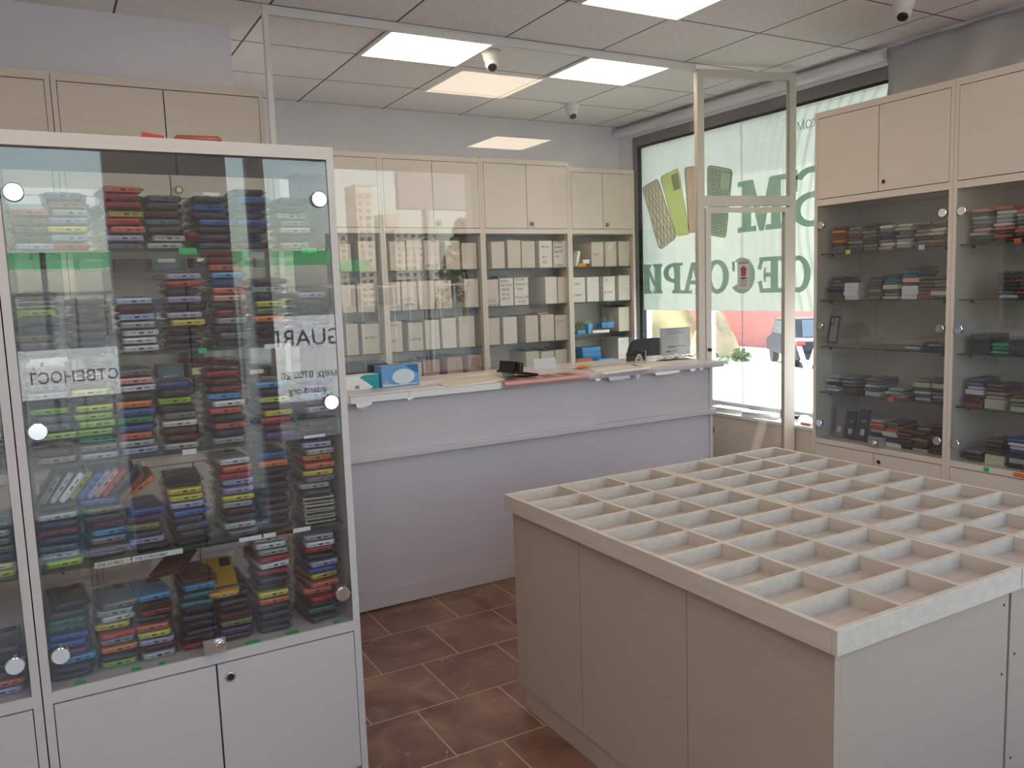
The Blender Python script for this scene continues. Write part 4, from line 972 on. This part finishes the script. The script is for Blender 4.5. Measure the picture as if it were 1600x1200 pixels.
# letter card
p = at(998,566,1,3.93); o = empty('letter_card', (p.x,3.93,WT+.001), 0, 'black card with a cream letter standing at the counter rear', 'card')
M['cream'] = mat('cream_card', (.70,.64,.52), .6)
a, b = at(979,566,1,3.93), at(1009,549,1,3.93)
B(a.x-p.x,b.x-p.x,0,.003,0,b.z-WT).obj('backing','black',o); B(b.x-p.x-.006,b.x-p.x,-.003,0,0,b.z-WT+.004).obj('edge_strip','cream',o)
w, h = (b.x-a.x)*.42, (b.z-WT)*.75; u = .0
mb = MB(); mb.prism([(u-w*.5,0),(u-w*.26,0),(u-w*.02,h*.7),(u-w*.14,h)],-.004,-.0005,'y').prism([(u+w*.18,0),(u+w*.5,0),(u+w*.24,h),(u-w*.14,h),(u-w*.02,h*.7)],-.004,-.0005,'y').prism([(u-w*.2,h*.2),(u+w*.25,h*.2),(u+w*.2,h*.4),(u-w*.14,h*.4)],-.004,-.0005,'y')
mb.obj('letter','cream',o)
# two sign cards standing by the screen
a, b = at(1034,556,1,4.02), at(1075,527,1,4.02); w = b.x-a.x; h = b.z-WT-.004
o = empty('sign_card', (a.x,4.02,WT+.003), -.05, 'lower white printed card standing on the counter by the window', 'sign')
M['signpaper'] = mat('sign_paper', (.62,.62,.66), .6)
B(0,w,-.0015,.0015,0,h).obj('card','signpaper',o)
for u0,u1,v,m_ in ((.22,.48,.47,'greyink'),(.5,.86,.5,'pinksheet'),(.15,.32,.2,'greyink'),(.34,.55,.22,'pale')):
    M.setdefault('pale', mat('pale_print',(.42,.46,.50),.6)); B(w*u0,w*u1,-.0023,-.0016,h*v,h*(v+.10)).obj('text_line',m_,o)
a2, b2 = at(1032,527,1,4.03), at(1077,511,1,4.03); w2 = b2.x-a2.x; h2 = b2.z-a2.z
o = empty('sign_card', (a2.x,4.03,WT+.003), -.05, 'upper grey printed card rising behind the lower one by the window', 'sign')
B(0,w2,.004,.007,0,a2.z+h2-WT).obj('card','signpaper',o)
for k,(u0,u1) in enumerate(((.2,.8),(.24,.74),(.2,.82))): B(w2*u0,w2*u1,.0028,.0038,a2.z-WT+h2*(.78-.26*k),a2.z-WT+h2*(.86-.26*k)).obj('text_line','greyink',o)
mb = MB(); r = random.Random(4); n = 7
vs = [((i/n-.5)*.26+r.uniform(-.01,.01),(j/4-.5)*.12+r.uniform(-.01,.01),max(.001,r.uniform(.0,.028))) for j in range(5) for i in range(n+1)]
mb.add(vs,[(j*(n+1)+i,j*(n+1)+i+1,(j+1)*(n+1)+i+1,(j+1)*(n+1)+i) for j in range(4) for i in range(n)])
p = T(1052,561); o = loose('crumpled_paper', mb, 'paper', (p.x,3.86-.03,WT+.0035), .1, 'crumpled white paper on the counter in front of the sign cards', 'paper'); o.modifiers.new('t','SOLIDIFY').thickness=.001
# folded paper strips along the worktop's far part
p = T(950,578); sheet('paper_strip', TP((940,583),(1015,574),(1018,577),(944,586)),'paper',.001,'thin white paper strip along the worktop edge below the letter card','paper',.0035)
# office chairs behind the counter: only the backs rise over the worktop
def chair(px0, px1, py, y, label, ang=0):
    a, b = at(px0,py,1,y), at(px1,py,1,y); w = b.x-a.x; top = a.z
    o = empty('office_chair', ((a.x+b.x)/2,y,0), ang, label, 'chair', 'office chairs behind the counter')
    n = 10; pts = [(-w/2,top-.42),(w/2,top-.42)] + [(w/2-.09+.09*math.cos(t),top-.11+.11*math.sin(t)) for t in [PI/2*i/n for i in range(n+1)]] + [(-w/2+.09-.09*math.sin(t),top-.11+.11*math.cos(t)) for t in [PI/2*i/n for i in range(n+1)]]
    mb = MB().prism(pts,-.025,.02,'y'); mb.obj('backrest','blackcloth',o,.01)
    mb = MB().tube([(0,.03,top-.3),(0,.05,.55),(0,-.05,.46)],.02,8); mb.obj('back_support','black',o)
    slab(MB(),.48,.46,.07,.08,.02); s = slab(MB(),.48,.46,.07,.08,.02).obj('seat','blackcloth',o); s.location = (0,-.24,.44)
    mb = MB().cyl((0,-.24,.09),.025,.36); mb.obj('gas_column','steel',o)
    for k in range(5):
        t = 2*PI*k/5+.3; e = Vector((.28*math.cos(t),-.24+.28*math.sin(t),.07)); lg = MB().tube([(0,-.24,.11),e],.018,8).obj('leg','black',o)
        MB().cyl((e.x,e.y-.012,.03),.028,.024,'y',14).obj('caster','black',lg)
chair(981,1042,531,4.65,'black office chair back rising over the counter next to the sign cards',0.0)
chair(525,611,566,4.75,'black chair back behind the glove boxes on the counter',0.0)
# papers on the sill
def pile(px, py, w, l, n, m, label, rz):
    p = at(px,py,2,.554); x = 4.275
    t = (x)/ (at(px,py,2,.554).x); y = at(px,py,0,x).y
    o = empty('paper_stack', (x,y,.554), rz, label, 'papers', 'paper stacks on the window sill')
    for k in range(n):
        s = B(-w/2,w/2,-l/2,l/2,k*.0085+.0005,k*.0085+.0082).obj('sheaf', m if k < n-1 else 'paper', o); s.rotation_euler = (0,0,rnd.uniform(-.08,.08)); s.location = (rnd.uniform(-.004,.004),rnd.uniform(-.006,.006),0)
pile(1140,640,.10,.30,4,'paper','stack of white papers on the window sill close to the counter end',.05)
pile(1189,650,.10,.26,4,'paper','stack of white papers on the window sill nearer the door post',.12)
y = at(1256,660,0,4.27).y; o = empty('crumpled_packet', (4.27,y,.554), 0, 'crumpled white and pink packet on the sill beyond the door post', 'packet')
mb = MB().add([(-.05,-.1,0),(.05,-.12,.0),(.05,.1,.0),(-.05,.12,.0),(0,-.02,.06),(.02,.06,.045)],[(0,1,4),(1,2,5,4),(2,3,5),(3,0,4,5),(0,3,2,1)]); mb.obj('wrapper','paper',o)
MB().box(-.055,-.01,-.10,-.02,.001,.02).obj('pink_side','pinksheet',o); MB().box(-.03,.0,.03,.08,.03,.05).obj('dark_print','black',o)

# ================================================================ outside, through the window
M['ground'] = mat('pale_concrete', (.62,.60,.57), .9, var=.06, vscale=(1,1,1)); M['soil'] = mat('dry_soil', (.42,.33,.20), .95, var=.25, vscale=(1.2,1.2,1.2)); M['redwall'] = mat('red_plaster', (.46,.16,.14), .85, var=.1, vscale=(1,1,1))
M['leaf'] = mat('leaf', (.09,.16,.04), .8, var=.4, vscale=(3,3,3)); M['carpaint'] = mat('dark_blue_grey_paint', (.022,.027,.042), .6, 0, .2); M['carglass'] = mat('car_window', (.10,.13,.16), .08); M['tail'] = mat('tail_lamp', (.55,.03,.03), .25); M['tyre'] = mat('rubber', (.02,.02,.02), .8)
def gz(x): return -.15-.065*max(0,x-4.6)
mb = MB().add([(4.55,-40,-.15),(90,-40,gz(90)*.0-5.7),(90,130,-5.7),(4.55,130,-.15)],[(0,1,2,3)])
mb = MB(); mb.add([(4.55,-60,-.15),(4.55,160,-.15),(34,160,gz(34)),(34,-60,gz(34)),(140,160,gz(34)),(140,-60,gz(34))],[(0,1,2,3),(3,2,4,5)])
struct(mb,'ground_outside','ground')
def far(px, py, depth): return EYEV + ray(px,py)*depth
# white pillar, pole, hill, red wall
p = far(1006,530,9); q = far(997,530,9); w = (p-q).length
o = MB().box(-w,w,-w,w,gz(p.x)-.02,3.4).obj('white_pillar','white'); o.location = (p.x,p.y,0); tag(o,'white pillar standing outside the window beside the cabinet corner','pillar')
p = far(1114,556,15); o = MB().cyl((0,0,gz(p.x)-.05),.05,3.6).obj('white_pole','white'); o.location = (p.x,p.y,0); tag(o,'thin white pole standing outside in front of the earth mound','pole')
# grassy hillside as a height field beyond the yard
mb = MB(); n = 44; r = random.Random(2)
c0 = far(1060,500,34)
ax = Vector((CR.x,CR.y,0)).normalized(); ay = Vector((CF.x,CF.y,0)).normalized()
def hill(name, px, py_top, px_w, depth, m, skew, label, cat, hmax):
    c = far(px,560,depth); wid = px_w/F_PX*depth; base = gz(min(c.x,34))-.3; vs = []; fs = []
    for j in range(n+1):
        for i in range(n+1):
            u, v = i/n*2-1, j/n*2-1; e = max(0,1-(abs(u-skew*.0)**2.0)-(v*v))**.8
            k = hmax*e*(.88+.12*math.sin(u*9+v*7)) + r.uniform(-.05,.05)*e
            P = c+ax*(u*wid)+ay*(v*wid*.6); vs.append((P.x,P.y,base+k))
    for j in range(n):
        for i in range(n): a = j*(n+1)+i; fs.append((a,a+1,a+n+2,a+n+1))
    o = MB().add(vs,fs,0,True).obj(name,m); return tag(o,label,cat)
M['hillgrass'] = mat('dry_grass', (.50,.44,.22), .95, var=.45, vscale=(.6,.6,.6))
hill('grassy_hill',1000,470,95,44,'hillgrass',0,'sunlit grassy slope rising outside beyond the yard','hill',5.2)
hill('earth_mound',1116,520,44,30,'soil',0,'mound of dry earth and sand outside before the red wall','mound',2.0)
def bush(px, py, depth, s, label):
    p = far(px,py,depth); mb = MB(); r = random.Random(int(px))
    for i in range(260):
        a, b = r.uniform(0,6.28), r.uniform(0,1.5); rad = s*r.uniform(.3,1)
        c = Vector((math.cos(a)*math.cos(b)*rad, math.sin(a)*math.cos(b)*rad, math.sin(b)*rad*.9)); d = Vector((r.uniform(-1,1),r.uniform(-1,1),r.uniform(-1,1)))*s*.16; e = Vector((r.uniform(-1,1),r.uniform(-1,1),r.uniform(-1,1)))*s*.10
        mb.add([c-d,c+e,c+d,c-e],[(0,1,2,3)])
    o = mb.obj('bush','leaf'); z = gz(min(p.x,34)); o.location = (p.x,p.y,z); tag(o,label,'bush')
bush(1108,545,25,.55,'green bush at the foot of the earth mound beside the pole')
bush(1157,545,27,.5,'small green bush at the foot of the red wall')
a, b = far(1050,480,50), far(1330,480,36)
d = (b-a); nrm = Vector((d.y,-d.x,0)).normalized()*.3
zb = gz(34)-.5
o = MB().prism([(a.x,a.y),(b.x,b.y),(b.x+nrm.x,b.y+nrm.y),(a.x+nrm.x,a.y+nrm.y)],zb,3.2).obj('red_wall','redwall'); o['kind'] = 'structure'; o.name = 'wall_outside'
# parked estate car seen from behind
p = far(1262,556,26); zc = gz(p.x)
car = empty('parked_car', (p.x,p.y,zc), -.62, 'dark grey blue car parked outside by the red wall, tail lamp lit by sun', 'car')
prof = [(-2.2,.35),(2.1,.35),(2.2,.75),(1.35,.95),(.75,1.48),(-1.55,1.55),(-2.05,1.0),(-2.25,.85)]
def lr(mb, poly, x0, x1, mi=0): return mb.prism(poly, x0, x1, 'x', mi)
mb = MB(); mb.prism([(y,z) for y,z in prof],-.86,.86,'x'); mb.obj('car_body','carpaint',car,.06,3)
mb = MB(); mb.prism([(-1.72,1.05),(-1.45,1.45),(.6,1.40),(1.05,1.0)],-.872,-.862,'x').prism([(-1.72,1.05),(-1.45,1.45),(.6,1.40),(1.05,1.0)],.862,.872,'x'); mb.obj('side_window','carglass',car)
mb = MB().add([(-.66,-2.075,1.02),(.66,-2.075,1.02),(.58,-1.63,1.50),(-.58,-1.63,1.50),(-.66,-2.065,1.02),(.66,-2.065,1.02),(.58,-1.62,1.50),(-.58,-1.62,1.50)],[(0,1,2,3),(4,7,6,5),(0,4,5,1),(2,6,7,3),(1,5,6,2),(0,3,7,4)]); mb.obj('rear_window','carglass',car)
for s in (-1,1):
    B(s*.62 if s<0 else .58,s*.88 if s<0 else .875,-2.28,-2.05,.80,1.0).obj('tail_lamp','tail',car,.02)
    for y in (-1.35,1.4): MB().cyl((s*.74-.1,y,.32),.32,.2,'x',24).obj('wheel','tyre',car)
B(-.26,.26,-2.29,-2.25,.62,.74).obj('number_plate','white',car)
B(-.84,.84,-2.32,-2.15,.36,.56).obj('bumper','tyre',car,.03)
# white framed sign with a V outside, near the glass
p = far(1262,560,10); o = empty('street_sign', (p.x,p.y,gz(p.x)), -.9, 'white framed sign standing outside close to the glass by the car', 'sign')
mb = MB(); hgt = far(1262,528,10).z-gz(p.x); w = .42
for q in ((-w/2,-w/2+.035,hgt-.52,hgt),(w/2-.035,w/2,hgt-.52,hgt),(-w/2,w/2,hgt-.035,hgt),(-w/2,w/2,hgt-.52,hgt-.485)): mb.box(q[0],q[1],-.015,.015,q[2],q[3])
mb.obj('sign_frame','white',o); MB().prism([(-.13,hgt-.1),(-.07,hgt-.1),(0,hgt-.33),(.07,hgt-.1),(.13,hgt-.1),(.03,hgt-.42),(-.03,hgt-.42)],-.01,.01,'y').obj('sign_letter','white',o)
MB().cyl((0,0,0),.02,hgt-.5).obj('sign_post','steel',o)

# ================================================================ outside, in front of the shop (seen mirrored in the panes)
mb = MB().add([(-80,-.62,-.12),(4.5,-.62,-.12),(4.5,-60,-.12),(-80,-60,-.12),(80,-60,-.12),(80,-.62,-.12),(-300,-520,-6),(300,-520,-6)],[(0,1,2,3),(1,5,4,2),(3,4,7,6)])
M['asphalt'] = mat('street_asphalt', (.13,.13,.13), .9, var=.1, vscale=(1,1,1))
struct(mb,'ground_street','asphalt')
M['fencegreen'] = mat('green_fence', (.05,.34,.12), .6); M['bannerwhite'] = mat('banner', (.75,.75,.78), .6); M['townwall'] = mat('town_render', (.52,.46,.40), .9, var=.08, vscale=(.1,.1,.1)); M['townglass'] = mat('town_window', (.14,.15,.18), .3); M['leafdark'] = mat('dark_leaf', (.035,.06,.03), .8)
fe = empty('street_fence', (3,-6,-.12), 0, 'long fence with banners across the street, mirrored in the panes', 'fence')
mb = MB()
for i in range(60): mb.box(-9+i*.3,-8.97+i*.3,-.015,.015,0,1.75)
mb.box(-9,9,-.02,.02,1.72,1.76).box(-9,9,-.02,.02,.12,.16); mb.obj('bars','steel',fe)
B(-9,2.0,.0,.03,2.02,2.20).obj('green_strip','fencegreen',fe)
for i in range(10): B(-9+i*2,-8.94+i*2,-.03,.03,0,2.2).obj('fence_post','steel',fe)
def banner(x0,x1,z0,z1,lines,label):
    o = empty('banner', ((x0+x1)/2,-5.93,z0), PI, label, 'banner'); w = x1-x0
    B(-w/2,w/2,-.004,.004,0,z1-z0).obj('cloth','bannerwhite',o)
    for s, z, k in lines: text('printed_text', s, (0,-.006,z), k, 'ink', o, align='CENTER', thick=.001)
banner(2.35,3.4,.15,1.25,(('GUARD',.72,.30),('номер: 0700 20 701',.30,.13),('guard.org',.10,.13)),'white security banner on the street fence, mirrored in the showcase door')
banner(-.3,1.1,.45,1.0,(('СОБСТВЕНОСТ',.18,.17),),'white property banner on the street fence, mirrored low in the showcase door')
# hanging board on a post and the town skyline
o = empty('street_board', (4.35,-1.6,-.12), 0, 'dark board on a post outside the shop front, mirrored in the screen', 'board'); B(-.56,.56,-.05,.05,2.62,3.30).obj('board','greyframe',o); MB().cyl((-.2,0,0),.05,3.6).obj('post','steel',o)
def tower(dx, wdt, y, h, label, dep=14):
    x = dx*(-y+7.76)
    o = empty('street_building', (x,y,-6), 0, label, 'building'); H_ = h+6
    B(-wdt/2,wdt/2,-dep,0,0,H_).obj('walls','townwall',o); mb = MB(); nf = int(H_/3); nw = max(2,int(wdt/3.2))
    for k in range(1,nf):
        for i in range(nw): c = -wdt/2+wdt*(i+.5)/nw; mb.box(c-.8,c+.8,.0,.06,k*3,k*3+1.5)
    mb.obj('window_rows','townglass',o); B(-wdt/2-.2,wdt/2+.2,-dep-.2,.2,H_,H_+.7).obj('roof_edge','townwall',o)
yt = -330
tower(.360,6.8,yt,47,'tall tower block on the skyline, mirrored in the screen')
tower(.335,14,yt-40,30,'low town block left of the tower on the mirrored skyline'.replace('left of','beside'))
tower(.396,9,yt-80,43,'stepped town block on the other side of the mirrored tower')
tower(.43,22,yt-20,30,'long low town block below the mirrored board')
tower(.56,20,yt-60,42,'flat roofed white town block beyond the mirrored tree')
tower(.615,20,yt-30,32,'last town block towards the edge of the mirrored skyline')
p = Vector((.495*37.8,-30,-.12)); mb = MB(); r = random.Random(8)
for i in range(700):
    z = r.uniform(.9,5.2); rad = (5.4-z)*.42*r.uniform(.3,1)+.1; a = r.uniform(0,6.28); c = Vector((rad*math.cos(a),rad*math.sin(a),z)); d = Vector((r.uniform(-.25,.25),r.uniform(-.25,.25),r.uniform(-.18,.1))); e = Vector((r.uniform(-.15,.15),r.uniform(-.15,.15),r.uniform(-.15,.15)))
    mb.add([c-d,c+e,c+d,c-e],[(0,1,2,3)])
o = empty('conifer_tree', p, 0, 'dark conifer across the street, mirrored in the glass screen', 'tree'); mb.obj('foliage','leafdark',o); MB().cyl((0,0,0),.14,3,r2=.06).obj('trunk','soil',o)

# ================================================================ light
w = bpy.data.worlds.new('sky'); scene.world = w; w.use_nodes = True; nt = w.node_tree; bg = nt.nodes['Background']
sky = nt.nodes.new('ShaderNodeTexSky'); sky.sky_type = 'NISHITA'; sky.sun_disc = False; sky.sun_elevation = math.radians(52); sky.sun_rotation = math.radians(20); sky.air_density = 1.4; sky.dust_density = 2.2
mxs = nt.nodes.new('ShaderNodeMix'); mxs.data_type = 'RGBA'; mxs.inputs['Factor'].default_value = .34; mxs.inputs['B'].default_value = (3.4,3.2,3.4,1)
nt.links.new(sky.outputs[0], mxs.inputs['A']); nt.links.new(mxs.outputs['Result'], bg.inputs[0]); bg.inputs[1].default_value = SKY
sl = bpy.data.lights.new('sun','SUN'); so = bpy.data.objects.new('sun', sl); C.objects.link(so); sl.energy = SUN; sl.angle = .01; sl.color = (1,.95,.86)
so.rotation_euler = Vector((-.30,-.62,-1.0)).to_track_quat('-Z','Y').to_euler()
def portal(loc, rot, sx, sy):
    l = bpy.data.lights.new('daylight_portal','AREA'); l.shape = 'RECTANGLE'; l.size = sx; l.size_y = sy; l.cycles.is_portal = True
    o = bpy.data.objects.new('daylight_portal', l); C.objects.link(o); o.location = loc; o.rotation_euler = rot
portal((1.3,-.62,1.41),(PI/2,0,0),5.8,2.62)
portal((4.46,4.28,1.63),(0,PI/2,0),2.15,2.45)
vs = scene.view_settings
vs.view_transform = 'Standard'; vs.look = 'None'; vs.exposure = EXPO; vs.gamma = 1; vs.use_curve_mapping = False
cy = scene.cycles
cy.max_bounces = 10; cy.diffuse_bounces = 5; cy.glossy_bounces = 5; cy.transmission_bounces = 8; cy.transparent_max_bounces = 40
cy.sample_clamp_indirect = 6; cy.caustics_reflective = False; cy.caustics_refractive = False; cy.use_denoising = True
